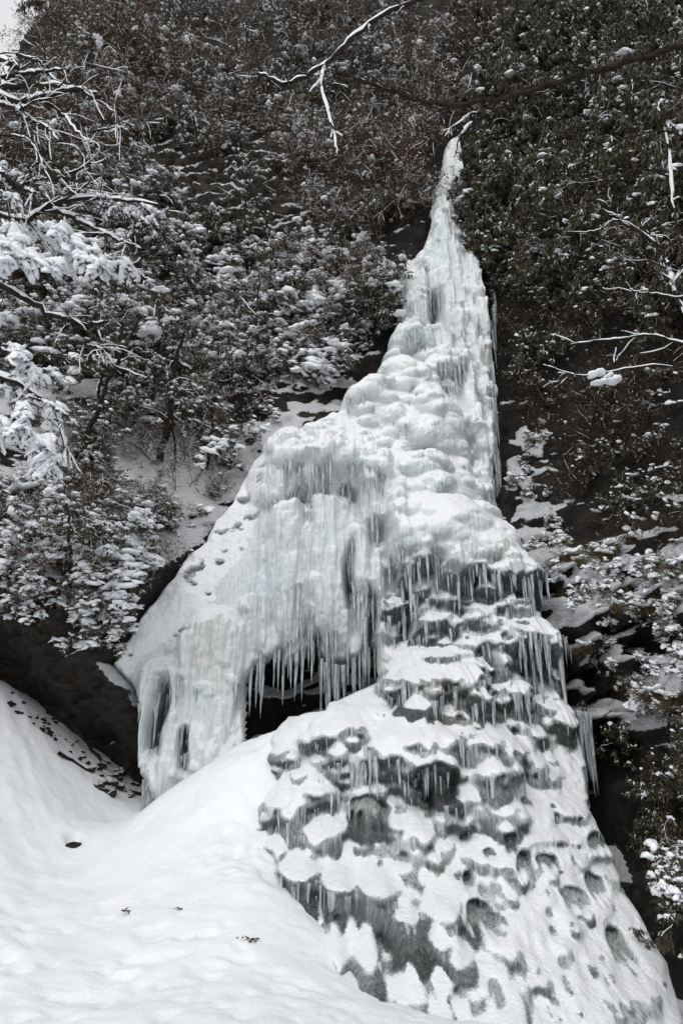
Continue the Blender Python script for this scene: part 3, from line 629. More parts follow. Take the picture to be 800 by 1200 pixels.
cl_o = link('cliff', mesh('cliff', np.stack([CX.ravel()[used], CD.ravel()[used], CZ.ravel()[used]], -1), inv.reshape(q.shape), M_ROCK, {'snow': CS.ravel()[used], 'brown': brown.ravel()[used]}))
tag(cl_o, 'dark wooded rock hillside around the frozen fall with snow on its ledges', 'cliff', kind='structure')
def cliffD(x, z):
    x = np.asarray(x, float); z = np.asarray(z, float)
    i = np.clip(np.searchsorted(cgx, x), 0, len(cgx)-1); j = np.clip(np.searchsorted(cgz, z), 0, len(cgz)-1); return CD[j, i]
def csurf(u, v): return surf(lambda x, z: cliffD(x, z), u, v, 18.0, 40)

# ------------------------------------------------------------------ snowy ground
G_W = [(-9,-3,1.5),(0,-4,.0),(8,-4,.3),(-7,2,.9),(0,2,-.02),(6,2,.1),(-6,5,.75),(0,5,-.02),(5,5,-.1),(-8,9,2.0),(0,16,1.4),(3,14.5,.8),(-3,16,1.6),(8,10,.2),(5,9.5,-.5),(10,14,.3),(-9,17,4.5),(5.5,11.5,-.8),(4.5,12.6,-.5),(6.5,10,-.6),(4.2,11.2,-.7),(2,9.2,-.7),(1,10.5,-.2),(2.5,7.6,-.25),(.2,11.2,.3)]
G_PX = [(150,1100,8.6),(0,1095,8.5),(250,1050,9.5),(298,1030,9.75),(335,1095,8.85),(350,1130,8.4),(200,1000,10.8),(280,960,11.3),(318,900,11.9),(330,862,12.5),(250,893,12.5),(205,920,12.3),(185,940,12.1),
 (178,938,14.6),(130,962,13.4),(105,1003,11.8),(60,1040,10.5),(0,1000,11.0),(0,930,12.0),(60,960,12.2),(0,870,12.9),(0,805,13.9),(80,890,13.9),(40,842,14.2),(130,920,14.4),(-150,850,12.4),(-150,1000,9.6),(-150,1100,8),(200,1190,6.9),(0,1190,6.9),(350,1190,6.8)]
_g = np.array(G_W+[tuple(pt(u, v, Y)) for u, v, Y in G_PX]); G = TPS(_g[:, :2], _g[:, 2], .01)
def ground_mesh(x0, x1, y0, y1, d):
    a = np.arange(x0, x1, d); b = np.arange(y0, y1, d); A, B = np.meshgrid(a, b); H = G(A, B)
    gu, gv, _ = proj(np.stack([A, B, H], -1))
    rough = sstep(-30, 30, sdpoly(gu, gv, [(215,905),(340,840),(340,1000),(300,1040),(230,1010)]))
    H = H+.06*fbm(A*.8, B*.8, 3, 2)+.035*fbm(A*2.3, B*2.3, 4, 4)+.012*fbm(A*8, B*8, 3, 6)+rough*(.09*fbm(A*3.4, B*3.4, 3, 8)+.03*fbm(A*9, B*9, 2, 1))
    trod = sstep(1040, 1100, gv); H -= trod*.03*sstep(.15, .5, fbm(A*5, B*5, 2, 10))
    bank = sstep(120, 20, gu)*sstep(760, 830, gv); H += bank*.05*fbm((A+B)*2.2, (A-B)*.7, 3, 3)
    hx, hy = pt(85, 992, 12.1)[:2]; r = np.hypot(A-hx, (B-hy)*.8); H -= .30*np.exp(-(r/.10)**4)
    n = A.size; I = np.arange(n).reshape(A.shape); q = np.stack([I[:-1, :-1], I[:-1, 1:], I[1:, 1:], I[1:, :-1]], -1).reshape(-1, 4)
    return np.stack([A, B, H], -1).reshape(-1, 3), q, A, B, H
gV, gq, GA, GB, GH = ground_mesh(-13, 11, -6, 17.5, .045)
gr = link('ground', mesh('ground', gV, gq, M_SNOW)); tag(gr, 'smooth snow mound and snowy gully floor', 'ground', kind='structure')
def groundH(x, y):
    i = np.clip(((np.asarray(x, float)+13)/.045).astype(int), 0, GA.shape[1]-1); j = np.clip(((np.asarray(y, float)+6)/.045).astype(int), 0, GA.shape[0]-1); return GH[j, i]

# ------------------------------------------------------------------ vegetation prototypes
def path(rs, p, d, L, n, wander, grav):
    P = [np.array(p, float)]; d = np.array(d, float); d /= np.linalg.norm(d)
    for _ in range(n):
        d = d+rs.randn(3)*wander+np.array([0, 0, grav]); d /= np.linalg.norm(d); P.append(P[-1]+d*L/n)
    return np.array(P), d
def grow(rs, mb, p, d, L, r, lev, cfg, ends, snow):
    n = 5 if lev < 2 else 3
    P, d2 = path(rs, p, d, L, n, cfg['wander'], cfg['grav'][min(lev, 3)])
    mb.tube(P, np.linspace(r, r*.5, n+1), 5 if lev == 0 else (4 if lev == 1 else 3))
    if lev >= cfg['levels']:
        ends.append((P[-1], d2)); 
        if rs.rand() < cfg.get('midend', .5): ends.append((P[n//2], d2))
        if rs.rand() < cfg.get('twigsnow', .3): snow.append((P, r))
        return
    if rs.rand() < cfg.get('limbsnow', .5) and lev > 0: snow.append((P, r))
    k = rs.randint(*cfg['kids'])
    for i in range(k):
        t = rs.uniform(.35, 1.0) if i else 1.0; j = min(int(t*n), n-1); q = P[j]+(P[j+1]-P[j])*(t*n-j)
        dd = d2*.75+rs.randn(3)*cfg['spread']; dd[2] += cfg['up']
        grow(rs, mb, q, dd, L*rs.uniform(.5, .78), r*.55, lev+1, cfg, ends, snow)
def rosettes(rs, mb, ends, k, L, W, droop, rnd=.3):
    P = np.array([e[0] for e in ends]); Dn = np.array([e[1] for e in ends]); M = len(P)
    az = (np.arange(k)[None]*2.4+rs.rand(M, 1)*6.28); dr = droop+rs.randn(M, k)*rnd
    D = np.stack([np.cos(az)*np.cos(dr), np.sin(az)*np.cos(dr), -np.sin(dr)], -1)+Dn[:, None]*.35
    P2 = np.repeat(P[:, None], k, 1)+D*.01-Dn[:, None]*rs.rand(M, k, 1)*L*.6
    nr = np.zeros_like(D); nr[..., 2] = 1; nr += rs.randn(*nr.shape)*.35
    leaves(mb, P2.reshape(-1, 3), D.reshape(-1, 3), nr.reshape(-1, 3), L*rs.uniform(.65, 1.2, M*k), W*rs.uniform(.7, 1.2, M*k))
def snow_strips(rs, mb, snow, k=1.25):
    for P, r in snow:
        Q = P.copy(); Q[:, 2] += r*.9; mb.tube(Q, np.maximum(r*k, .006)*rs.uniform(.6, 1.25, len(Q)), 5, .9)
def loads(sm, rs, P, size, flat=.5):
    """each load is one lump with smaller ones run into it, lying over the leaves"""
    P = np.asarray(P, float).reshape(-1, 3); n = len(P)
    if not n: return
    blobs(sm, rs, P, size, flat)
    for k in range(3):
        a = rs.rand(n)*6.28; r = size*rs.uniform(.5, 1.0, n); Q = P+np.stack([np.cos(a)*r, np.sin(a)*r, -size*rs.uniform(0, .4, n)], -1); blobs(sm, rs, Q, size*rs.uniform(.35, .7, n), flat)
def pad_sizes(rs, n, a, b): return np.clip(a*np.exp(rs.randn(n)*.65+.1), a*.4, b*1.15)
def leaf_snow(rs, mb, ends, k, L, W, droop, share):
    """thin snow lying on single leaves"""
    n = max(1, int(len(ends)*share)); idx = rs.choice(len(ends), n, replace=len(ends) < n)
    rosettes(rs, mb, [(ends[i][0]+np.array([0, 0, .025]), ends[i][1]) for i in idx], k, L*.85, W*.9, droop-.15, .35)
def shrub(name, seed, label, cat, group, H, cfg, leafmat, k, L, W, droop, padp, pads, leafsnow=0):
    rs = np.random.RandomState(seed); st = MB(); ends = []; sn = []
    for _ in range(cfg['stems']):
        a = rs.rand()*6.28; d = np.array([math.cos(a)*cfg['lean'], math.sin(a)*cfg['lean'], 1])
        grow(rs, st, np.array([math.cos(a), math.sin(a), -.5])*.12, d, H*rs.uniform(.34, .62), H*cfg['rad'], 0, cfg, ends, sn)
    root = thing(name, (0, 0, 0), label, cat, group); link('stem', st.mesh('stem', cfg.get('bark', M_BARK)), root)
    if k:
        lf = MB(); rosettes(rs, lf, ends, k, L, W, droop); link('foliage', lf.mesh('foliage', leafmat, False), root)
    sm = MB(); E = np.array([e[0] for e in ends])
    # snow gathers in patches: some boughs loaded, others shaken bare
    load = sstep(-.25, .35, fbm(E[:, 0]*1.6+seed, E[:, 2]*1.6+E[:, 1]*1.3, 2, seed % 7)); c0 = np.array([0, 0, E[:, 2].mean()*.7]); out = E-c0; rr = np.linalg.norm(out, axis=1); shell = .55+.9*sstep(.35, .85, rr/rr.max()); pick = rs.rand(len(E)) < padp*1.7*load*shell
    pick = E[pick]+out[pick]/rr[pick, None]*.05; loads(sm, rs, pick+[0, 0, .035], pad_sizes(rs, len(pick), *pads)); snow_strips(rs, sm, sn, cfg.get('strip', 1.1))
    if leafsnow: leaf_snow(rs, sm, ends, 3, L, W, droop, leafsnow)
    if sm.n: link('snow', sm.mesh('snow', M_SNOW), root)['kind'] = 'stuff'
    return root
EV = dict(stems=5, lean=.6, rad=.011, levels=3, kids=(3, 5), wander=.25, grav=(.02, .0, -.04, -.1), spread=.6, up=.1, midend=.8, twigsnow=.12, limbsnow=.3)
BA = dict(stems=6, lean=.6, rad=.008, levels=4, kids=(3, 4), wander=.15, grav=(.02, .0, -.02, -.05), spread=.55, up=.12, midend=.3, twigsnow=.10, limbsnow=.22, bark=M_TWIG, strip=.9)
G1, G2, G3, G4, G5 = 'snow-laden shrubs on the hillside', 'thickly capped shrubs on the hillside', 'dark evergreens on the right wall', 'bare brown shrubs on the upper slope', 'leafy shrubs barely dusted with snow'
ev = [shrub('evergreen_shrub', 100+i, 'dark broadleaf shrub with loose clumps of fresh snow on its drooping leaves', 'shrub', G1, 2.1, EV, M_LEAF, 6, .14, .05, .65, .36, (.072, .18), .40) for i in range(5)]
hv = [shrub('snow_capped_shrub', 110+i, 'dark broadleaf shrub heavily capped with thick snow clumps', 'shrub', G2, 1.7, dict(EV, limbsnow=.7), M_LEAF, 6, .13, .05, .75, .46, (.085, .22), .5) for i in range(4)]
dk = [shrub('rhododendron', 120+i, 'dark evergreen bush with hanging leaves and only specks of snow', 'shrub', G3, 2.2, dict(EV, twigsnow=.03, limbsnow=.10), M_LEAF, 7, .20, .06, 1.0, .09, (.04, .11), .16) for i in range(4)]
ds = [shrub('leafy_bush', 125+i, 'dark leafy shrub barely dusted with snow on the left slope', 'shrub', G5, 2.0, dict(EV, twigsnow=.15, limbsnow=.35), M_LEAF, 6, .12, .045, .7, .18, (.05, .16), .30) for i in range(3)]
ba = [shrub('bare_shrub', 130+i, 'brown leafless shrub with fine twigs lightly dusted with snow', 'shrub', G4, 2.6, BA, M_DRY, 3, .075, .04, .6, .09, (.03, .09), .14) for i in range(5)]
bk = [shrub('bare_shrub', 140+i, 'dark leafless shrub, nearly free of snow, clinging to the black right wall', 'shrub', 'dark bare shrubs on the right wall', 2.4, dict(BA, twigsnow=.01, limbsnow=.04, bark=M_BARK), M_DRY, 2, .07, .03, .7, .02, (.02, .05), .02) for i in range(3)]
first_used = set(); rs = np.random.RandomState(60)
def set_down(pr, P, s, rx=.25, rs=rs):
    if pr.name in first_used: o = copy_tree(pr)
    else: o = pr; first_used.add(pr.name)
    o.location = tuple(P); t = Euler((rx+rs.uniform(-.2, .2), rs.uniform(-.25, .25), 0)).to_matrix(); e = Euler((0, 0, rs.uniform(0, 6.28))).to_matrix()
    o.rotation_euler = (t @ e).to_euler(); o.scale = (s,)*3; return o
def put(protos, u, v, s, sink=.15, rx=.25):
    P = csurf(np.array([u], float), np.array([v], float))[0]; return set_down(protos[rs.randint(len(protos))], (P[0], P[1]+sink, P[2]-sink*.5), s, rx)
def fill(protos, poly, n, s0, s1, md=0, **kw):
    q = []; tries = 0
    while len(q) < n and tries < n*60:
        tries += 1; c = sample_poly(rs, poly, 1)[0]
        if all((c[0]-a[0])**2+(c[1]-a[1])**2 > md*md for a in q): q.append(c)
    for u, v in q:
        if u < 48 and v < 165: continue
        put(protos, u, v, s0*(s1/s0)**rs.rand(), **kw)
UP = [(-60,75),(540,60),(515,180),(470,280),(360,280),(340,200),(200,190),(120,250),(-60,250)]
fill(ba, UP, 58, .8, 1.6, 22); fill(ds, UP, 52, .5, 1.3, 22); fill(ev, UP, 18, .5, 1.1, 32); fill(hv, UP, 8, .5, 1.0, 40)
fill(ba+ds, [(-60,20),(600,0),(600,75),(-60,110)], 36, .8, 1.5, 20)
fill(ba+dk, [(-60,-30),(860,-40),(860,10),(-60,60)], 26, .8, 1.5, 24)
fill(ba, [(380,260),(490,230),(460,330),(420,420),(390,400)], 12, .6, 1.1, 16)
MIDP = [(-60,240),(160,230),(330,310),(440,300),(440,400),(380,470),(250,470),(60,460),(-60,460)]
fill(ev, MIDP, 58, .55, 1.3, 20); fill(ds, MIDP, 34, .5, 1.2, 24); fill(ba, MIDP, 24, .5, 1.0, 26)
fill(hv, [(230,300),(430,310),(430,370),(390,450),(300,470),(220,400)], 34, .45, 1.05, 15)
fill(hv, MIDP, 16, .4, .9, 28)
fill(hv, [(-20,650),(40,690),(100,725),(140,760),(120,775),(50,735),(-20,705)], 14, .25, .55, 14, sink=.05)
fill(hv, [(-40,560),(60,600),(200,640),(170,700),(120,745),(40,700),(-40,690)], 20, .35, .85, 18)
fill(ba+ev, [(-40,560),(60,600),(200,640),(170,700),(120,735),(40,690),(-40,690)], 18, .3, .7, 18)
fill(ev+ds, [(60,470),(150,560),(230,590),(250,500),(330,470),(290,540),(200,640),(60,620)], 16, .3, .8, 20)
fill(ba, [(60,470),(330,470),(330,520),(220,630),(60,600)], 20, .3, .7, 18)
fill(dk, [(560,60),(860,40),(860,260),(700,270),(640,300),(585,300),(560,190)], 52, .8, 1.5, 24, rx=.5)
fill(dk, [(570,150),(640,150),(800,200),(860,300),(860,390),(700,350),(620,340),(580,300)], 30, .5, 1.1, 22, rx=.55); fill(ev, [(640,200),(860,180),(860,330),(700,330)], 12, .4, .8, 24, rx=.5)
fill(ds+ba, [(580,70),(860,60),(860,260),(700,270),(600,200)], 16, .5, 1.1, 30, rx=.5)
fill(dk, [(560,20),(860,10),(860,60),(560,70)], 14, .9, 1.4, 24)
fill(dk+ba, [(575,250),(640,240),(800,260),(800,400),(700,360),(600,330)], 26, .4, .95, 20, rx=.6)
fill(hv, [(590,270),(660,270),(720,300),(690,320),(600,300)], 8, .3, .6, 12, rx=.5)
fill(bk+dk, [(590,420),(660,430),(800,430),(860,500),(860,640),(700,630),(640,600)], 20, .25, .55, 22, rx=.8)
fill(hv, [(595,500),(640,480),(650,600),(660,650),(610,650)], 8, .18, .35, 14, rx=.8)
fill(hv, [(640,650),(800,670),(860,700),(860,860),(760,840),(700,780),(650,720)], 36, .14, .32, 15, rx=.7)
fill(bk+dk, [(585,300),(660,330),(700,400),(640,480),(600,470),(585,400)], 18, .3, .7, 18, rx=.7)
fill(bk, [(650,400),(860,400),(860,640),(660,620)], 16, .4, .8, 22, rx=.9)
fill(bk+dk, [(730,860),(860,880),(860,1080),(790,1060),(740,960)], 16, .25, .5, 20, rx=.7)

# ------------------------------------------------------------------ limbs, sprays and trees placed by hand
def spline(C, n):
    C = np.array(C, float); C = np.vstack([2*C[0]-C[1], C, 2*C[-1]-C[-2]]); out = []
    m = len(C)-3
    for s in np.linspace(0, m-1e-6, n):
        i = int(s); t = s-i; a, b, c, d = C[i:i+4]
        out.append(.5*((2*b)+(c-a)*t+(2*a-5*b+4*c-d)*t*t+(-a+3*b-3*c+d)*t**3))
    return np.array(out)
def limb(parent, px, Y, r0, r1, rs, snow=1.5, n=26, twigs=0, tw=(.3, .7), mat=None, name='branch', cover=.75, sdroop=-.05, tsnow=.6, thick=1.0):
    """one bough through photo pixels px at depth Y (one number, or one per point); returns its points"""
    P = spline([pt(u, v, y) for (u, v), y in zip(px, np.broadcast_to(Y, (len(px),)))], n); off = np.array(parent.location)
    r0 *= thick; r1 *= thick; P[1:-1] += rs.randn(n-2, 3)*r0*.3; R = np.linspace(r0, r1, n); mb = MB(); sm = MB(); mb.tube(P-off, R, 7)
    def strip(Q, rr, k):
        a = 0
        while a < len(Q)-2:
            b = min(len(Q), a+rs.randint(4, 12))
            if rs.rand() < cover and b-a > 2:
                q = Q[a:b].copy(); f = np.sin(np.linspace(.25, math.pi-.25, b-a))
                w_ = np.maximum(rr[a:b], .007)*(.55+.42*k)*(.4+.6*f)*rs.uniform(.85, 1.15, b-a); h_ = .55+.45*k; q[:, 2] += rr[a:b]*.35+w_*h_*.75; sm.tube(q-off, w_, 8, h_)
            a = b-1
    if snow: strip(P, R, snow)
    dirs = np.gradient(P, axis=0)
    for i in range(twigs):
        j = rs.randint(2, n); d = dirs[j]/np.linalg.norm(dirs[j])*.9+rs.randn(3)*.45+np.array([0, 0, .0]); L = rs.uniform(*tw)
        Q, d2 = path(rs, P[j], d, L, 6, .12, sdroop); r = max(.004, R[j]*.38); mb.tube(Q-off, np.linspace(r, r*.4, 7), 4)
        if rs.rand() < tsnow: strip(Q, np.linspace(r, r*.5, 7), snow*1.15 if snow else 1)
        for _ in range(2):
            k = rs.randint(2, 6); Q2, _d = path(rs, Q[k], d2+rs.randn(3)*.6, L*.5, 4, .2, sdroop); mb.tube(Q2-off, np.linspace(r*.6, r*.25, 5), 3)
            if rs.rand() < tsnow*.7: strip(np.repeat(Q2, 2, 0)+np.linspace(0, .001, 10)[:, None], np.full(10, r*.5), snow or 1)
    o = link(name, mb.mesh(name, mat or M_BARK), parent)
    if sm.n:
        so = link('snow', sm.mesh('snow', M_SNOW), o); so['kind'] = 'stuff'
    return P
def spray(parent, P0, d, L, rs, load=1.0, needle=(.07, .012), blob=(.045, .12), side=7):
    """drooping conifer spray: twig, needles and the snow lying on it"""
    off = np.array(parent.location); tw = MB(); lf = MB(); sm = MB()
    Q, d2 = path(rs, P0, d, L, 8, .12, -.10); axes = [Q]; tw.tube(Q-off, np.linspace(.012, .004, 9), 4)
    for i in range(side):
        k = rs.randint(1, 8); dd = (Q[k]-Q[k-1])/np.linalg.norm(Q[k]-Q[k-1])*.8+rs.randn(3)*[.8, .8, .2]
        S, _ = path(rs, Q[k], dd, L*rs.uniform(.25, .55), 5, .12, -.16); axes.append(S); tw.tube(S-off, np.linspace(.006, .003, 6), 3)
    for A in axes:
        t = rs.rand(int(26*len(A)/5)); k = np.minimum((t*(len(A)-1)).astype(int), len(A)-2); f = (t*(len(A)-1)-k)[:, None]; p = A[k]*(1-f)+A[k+1]*f
        dd = (A[k+1]-A[k]); dd /= np.linalg.norm(dd, axis=1, keepdims=True); D = dd*.7+rs.randn(len(t), 3)*.45; nr = rs.randn(len(t), 3)*.5+[0, 0, 1]
        leaves(lf, p-off, D, nr, needle[0]*rs.uniform(.7, 1.3, len(t)), needle[1]*rs.uniform(.8, 1.4, len(t)))
        m = rs.binomial(len(A)*5, min(1, .55*load)); t = rs.rand(m)*.95; k = np.minimum((t*(len(A)-1)).astype(int), len(A)-2); f = (t*(len(A)-1)-k)[:, None]; p = A[k]*(1-f)+A[k+1]*f; dd = A[-1]-A[0]
        blobs(sm, rs, p-off+[0, 0, .015], pad_sizes(rs, m, blob[0]*.58, blob[1]*.62), .7, BALL, .13, along=dd)
    o = link('bough', tw.mesh('bough', M_BARK), parent); link('needles', lf.mesh('needles', M_NEEDLE, False), o)['kind'] = 'stuff'
    if sm.n: link('snow', sm.mesh('snow', M_SNOW), o)['kind'] = 'stuff'
rs = np.random.RandomState(77)
# tree at the left edge, its trunk just outside the picture
tr = thing('conifer_tree', tuple(pt(-120, 700, 9.2)), 'snow-laden tree leaning in from the left edge with drooping white boughs', 'tree')
to = np.array(tr.location)
mb = MB(); mb.tube(spline([pt(-120,820,9.4), pt(-118,560,9.3), pt(-112,300,9.2), pt(-105,80,9.2), pt(-100,-120,9.4)], 24)-to, np.linspace(.2, .11, 24), 12); link('trunk', mb.mesh('trunk', M_BARK), tr)
for px, r0, tws, sn_ in [([(-112,60),(-30,62),(5,72),(20,78)], .07, 3, 1.1), ([(-112,130),(-20,112),(30,100),(70,103),(112,108)], .05, 9, 1.5), ([(-112,150),(-30,112),(25,118),(55,112),(85,107),(118,113)], .05, 8, 1.5),
    ([(-20,112),(20,128),(30,125)], .035, 2, 1.5), ([(45,114),(70,130),(92,158),(108,168)], .03, 7, 1.3), ([(20,135),(40,142),(58,152),(68,165)], .026, 6, 1.4), ([(20,64),(48,74),(62,92),(85,96),(105,75)], .025, 6, 1.0),
    ([(-112,230),(-20,200),(18,216),(42,226)], .05, 5, 1.5), ([(20,218),(50,210),(75,208)], .022, 4, 1.3), ([(38,228),(50,248),(62,240),(92,224),(108,210)], .022, 6, 1.0), ([(75,205),(98,196),(106,184)], .016, 3, 1.2),
    ([(-112,290),(-20,252),(30,258),(60,240),(110,232),(150,236),(185,240)], .035, 14, 1.6), ([(60,244),(90,258),(112,268),(140,282),(165,292)], .03, 10, 1.5), ([(-112,330),(-30,322),(20,345),(50,364),(80,376),(105,382),(126,377)], .045, 6, .9),
    ([(85,400),(110,406),(122,412),(135,430)], .016, 5, 1.0), ([(105,155),(128,150),(140,146)], .014, 4, 1.2), ([(0,158),(30,162),(45,180),(52,200)], .016, 6, 1.3), ([(-30,95),(20,88),(50,84),(80,80)], .03, 6, 1.5)]:
    limb(tr, px, np.linspace(9.2, 8.6, len(px)), r0, r0*.4, rs, sn_*1.1, 24, tws+7, (.25, .8), thick=1.25, cover=.85, tsnow=.6)
def fan(poly, n, d0, L, load, Y, blob, side=7):
    for u, v in sample_poly(rs, poly, n):
        d = np.array(d0)+rs.randn(3)*[.25, .35, .15]; spray(tr, pt(u, v, Y+rs.uniform(-.5, .5)), d, rs.uniform(*L), rs, load, blob=blob, side=side)
fan([(-30,265),(30,265),(90,268),(80,310),(40,330),(-30,320)], 11, (.8,-.2,-.25), (.5,.9), 1.2, 8.7, (.05,.16))
fan([(80,265),(150,285),(165,300),(120,320),(80,300)], 7, (.8,-.2,-.35), (.35,.7), 1.0, 8.7, (.04,.13))
fan([(-40,330),(15,335),(22,365),(-40,370)], 5, (.6,-.2,-.6), (.4,.6), 1.0, 8.6, (.04,.11))
fan([(-50,400),(20,405),(50,440),(60,480),(10,500),(-50,480)], 12, (.8,-.2,-.35), (.5,.9), .9, 8.8, (.035,.10))
fan([(10,500),(55,490),(65,520),(30,540)], 6, (.5,-.2,-.8), (.4,.7), 1.3, 8.7, (.04,.13))
fan([(100,225),(180,240),(175,260),(110,250)], 8, (.6,.0,-.7), (.3,.55), .35, 8.9, (.03,.07))
fan([(-40,180),(20,190),(40,240),(-40,250)], 6, (.8,-.1,-.2), (.4,.7), .6, 9.0, (.03,.09))
limb(tr, [(-112,470),(-20,440),(30,455),(60,478),(72,505),(78,545)], 8.8, .04, .012, rs, 1.7, 24, 8, (.2, .5))
# tree outside the right edge whose long limbs cross the top of the picture
tr = thing('overhanging_tree', tuple(pt(905, 900, 8.2)), 'bare tree outside the right edge, long dark limbs reaching across the top', 'tree'); to = np.array(tr.location)
mb = MB(); mb.tube(spline([pt(905,1000,8.2), pt(900,600,8.2), pt(880,250,8.2), pt(860,40,8.1), pt(850,-200,8)], 26)-to, np.linspace(.2, .10, 26), 12); link('trunk', mb.mesh('trunk', M_BARK), tr)
limb(tr, [(860,40),(800,52),(740,70),(680,88),(600,112),(540,124),(500,119),(450,104),(415,92)], 8.0, .058, .026, rs, .35, 44, 30, (.2, .8), cover=.12, tsnow=.15)
limb(tr, [(858,0),(700,-25),(520,-10),(430,30),(390,68),(360,88),(335,97),(318,92),(302,86)], 7.2, .036, .020, rs, 1.25, 50, 18, (.12, .5), cover=.8, tsnow=.3)
limb(tr, [(380,76),(376,98),(384,130),(392,160),(395,184)], 7.2, .016, .008, rs, 1.9, 24, 9, (.1, .35), cover=1.0, tsnow=.3)
limb(tr, [(375,100),(398,96),(412,90)], 7.2, .008, .004, rs, 0, 12, 6, (.15, .3), tsnow=.2)
for px, Y, r0, sn_, tws in [([(890,420),(830,390),(800,362),(785,320),(772,290),(736,264),(705,245)], 9.5, .035, 1.6, 6), ([(772,290),(745,268),(720,258),(700,270),(665,272)], 9.5, .018, 1.3, 5), ([(885,300),(810,345),(770,345),(740,340),(730,320)], 9.5, .02, 1.2, 4),
    ([(880,250),(810,300),(790,250),(785,190),(778,150),(770,122)], 9.3, .02, 2.0, 5), ([(885,410),(800,402),(765,393),(735,396),(700,399),(668,404)], 9.6, .018, 1.6, 4), ([(880,260),(790,210),(740,200),(700,230),(650,250),(600,262)], 9.4, .02, .4, 10),
    ([(880,240),(800,160),(740,160),(700,180),(660,200)], 9.2, .018, .5, 10), ([(890,460),(790,430),(735,432),(690,440),(665,437),(640,428)], 9.8, .014, 1.4, 4), ([(885,380),(820,330),(770,310),(735,290),(690,280)], 9.6, .016, .7, 8), ([(880,200),(820,120),(760,95),(720,110)], 9, .016, .8, 8)]:
    limb(tr, px, Y, r0, r0*.35, rs, sn_*1.0, 30, tws+5, (.2, .6), cover=.8 if sn_ > 1 else .3, tsnow=.4, thick=1.2)
q = pt(np.array([694,703,712,705,698,716,722]), np.array([440,437,441,448,449,447,444]), 9.8); mb = MB(); blobs(mb, rs, q-to, .09, .6, BALL, .12)
o = link('snow_clump', mb.mesh('snow_clump', M_SNOW), tr); o['kind'] = 'stuff'
# snowy bough arching over the head of the fall
b0 = csurf(np.array([606.]), np.array([140.]))[0]; tr = thing('snowy_bough', tuple(b0), 'snow-laden bough arching over the head of the frozen fall', 'branch')
YB = float(b0[1]); limb(tr, [(606,140),(590,136),(574,136),(558,140),(546,150),(538,164),(533,182)], np.linspace(YB, 18.4, 7), .05, .022, rs, 2.0, 26, 10, (.2, .6), cover=.95)
limb(tr, [(574,136),(562,132),(550,134),(540,142),(528,150),(521,160)], np.linspace(YB-.6, 18.4, 6), .03, .012, rs, 2.0, 20, 8, (.2, .5), cover=.9)
limb(tr, [(606,140),(592,152),(578,168),(566,178),(556,176),(546,168)], np.linspace(YB, 18.5, 6), .03, .012, rs, 1.6, 20, 8, (.2, .5), cover=.7)
# slender trees standing on the snowy shelf
TL = ['slim dark trunk leaning right out of the snowy shelf, nearest the cave-like gap', 'thin forked tree leaning left above the snowy shelf']
def slender(px, r, label, seed, group='slender trees on the snowy shelf'):
    r_ = np.random.RandomState(seed); P0 = csurf(np.array([float(px[0][0])]), np.array([float(px[0][1])]))[0]; Y0 = P0[1]
    t = thing('slender_tree', tuple(P0), label, 'tree', group); pp = spline([pt(u, v, Y0-.25*i) for i, (u, v) in enumerate(px)], 16)
    pp[1:-1] += r_.randn(14, 3)*.02; pp[0, 2] -= .15; mb = MB(); mb.tube(pp-P0, np.linspace(r, r*.4, 16), 7); ends = []; sn = []
    for k in range(6):
        j = r_.randint(6, 16); d = r_.randn(3)*.7+[0, -.1, .5]; grow(r_, mb, pp[j]-P0, d, r_.uniform(.5, .9), r*.4, 1, dict(EV, levels=3), ends, sn)
    link('trunk', mb.mesh('trunk', M_BARK), t); lf = MB(); rosettes(r_, lf, ends, 5, .12, .045, .7); link('foliage', lf.mesh('foliage', M_LEAF, False), t)
    sm = MB(); E = np.array([e[0] for e in ends]); blobs(sm, r_, E[r_.rand(len(E)) < .3], .065); snow_strips(r_, sm, sn, 1.1)
    if sm.n: link('snow', sm.mesh('snow', M_SNOW), t)['kind'] = 'stuff'
for i, (px, r, lb) in enumerate([([(188,534),(196,505),(200,480),(205,430),(215,390)], .10, 'dark crooked trunk at the middle of the snowy shelf, the thickest of the slender trees'),
    ([(84,540),(105,505),(117,475),(135,430),(165,370)], .08, 'slim trunk leaning right over the left of the snowy shelf'), ([(113,512),(116,470),(122,430),(120,380)], .055, 'upright thin trunk just right of the leaning slim one'),
    ([(173,502),(178,475),(183,430),(190,380)], .06, 'short dark trunk standing left of the thickest crooked one'), ([(205,545),(204,512),(200,480),(196,450)], .035, 'thin sapling touching the right side of the thick crooked trunk'),
    ([(243,545),(246,515),(250,490),(246,470)], .05, 'small tree with a snow-capped crown right of the crooked trunk'), ([(150,470),(148,430),(140,390),(150,340)], .05, 'thin bare trunk rising behind the shelf into the dark shrubs'),
    ([(310,440),(303,400),(300,370),(305,330)], .06, 'pale crooked trunk among the white-capped shrubs near the ice'), ([(80,700),(84,660),(82,630),(78,590)], .05, 'dark thin trunk on the lower left bank above the overhang')]):
    slender(px, r, lb, 300+i)
r9 = np.random.RandomState(17)
for i, (u, v) in enumerate(list(sample_poly(r9, [(60,170),(470,120),(470,250),(380,330),(240,420),(60,430)], 17))+list(sample_poly(r9, [(20,60),(520,50),(500,130),(60,150)], 9))+list(sample_poly(r9, [(620,120),(800,100),(800,260),(680,290)], 6))):
    h = r9.uniform(60, 120); l = r9.uniform(-35, 35); slender([(u, v), (u+l*.25+r9.randn()*4, v-h*.35), (u+l*.6+r9.randn()*5, v-h*.7), (u+l, v-h)], r9.uniform(.04, .075), 'thin dark-barked tree with snowy twigs rising from the wooded slope', 330+i, 'thin trees on the wooded slope')

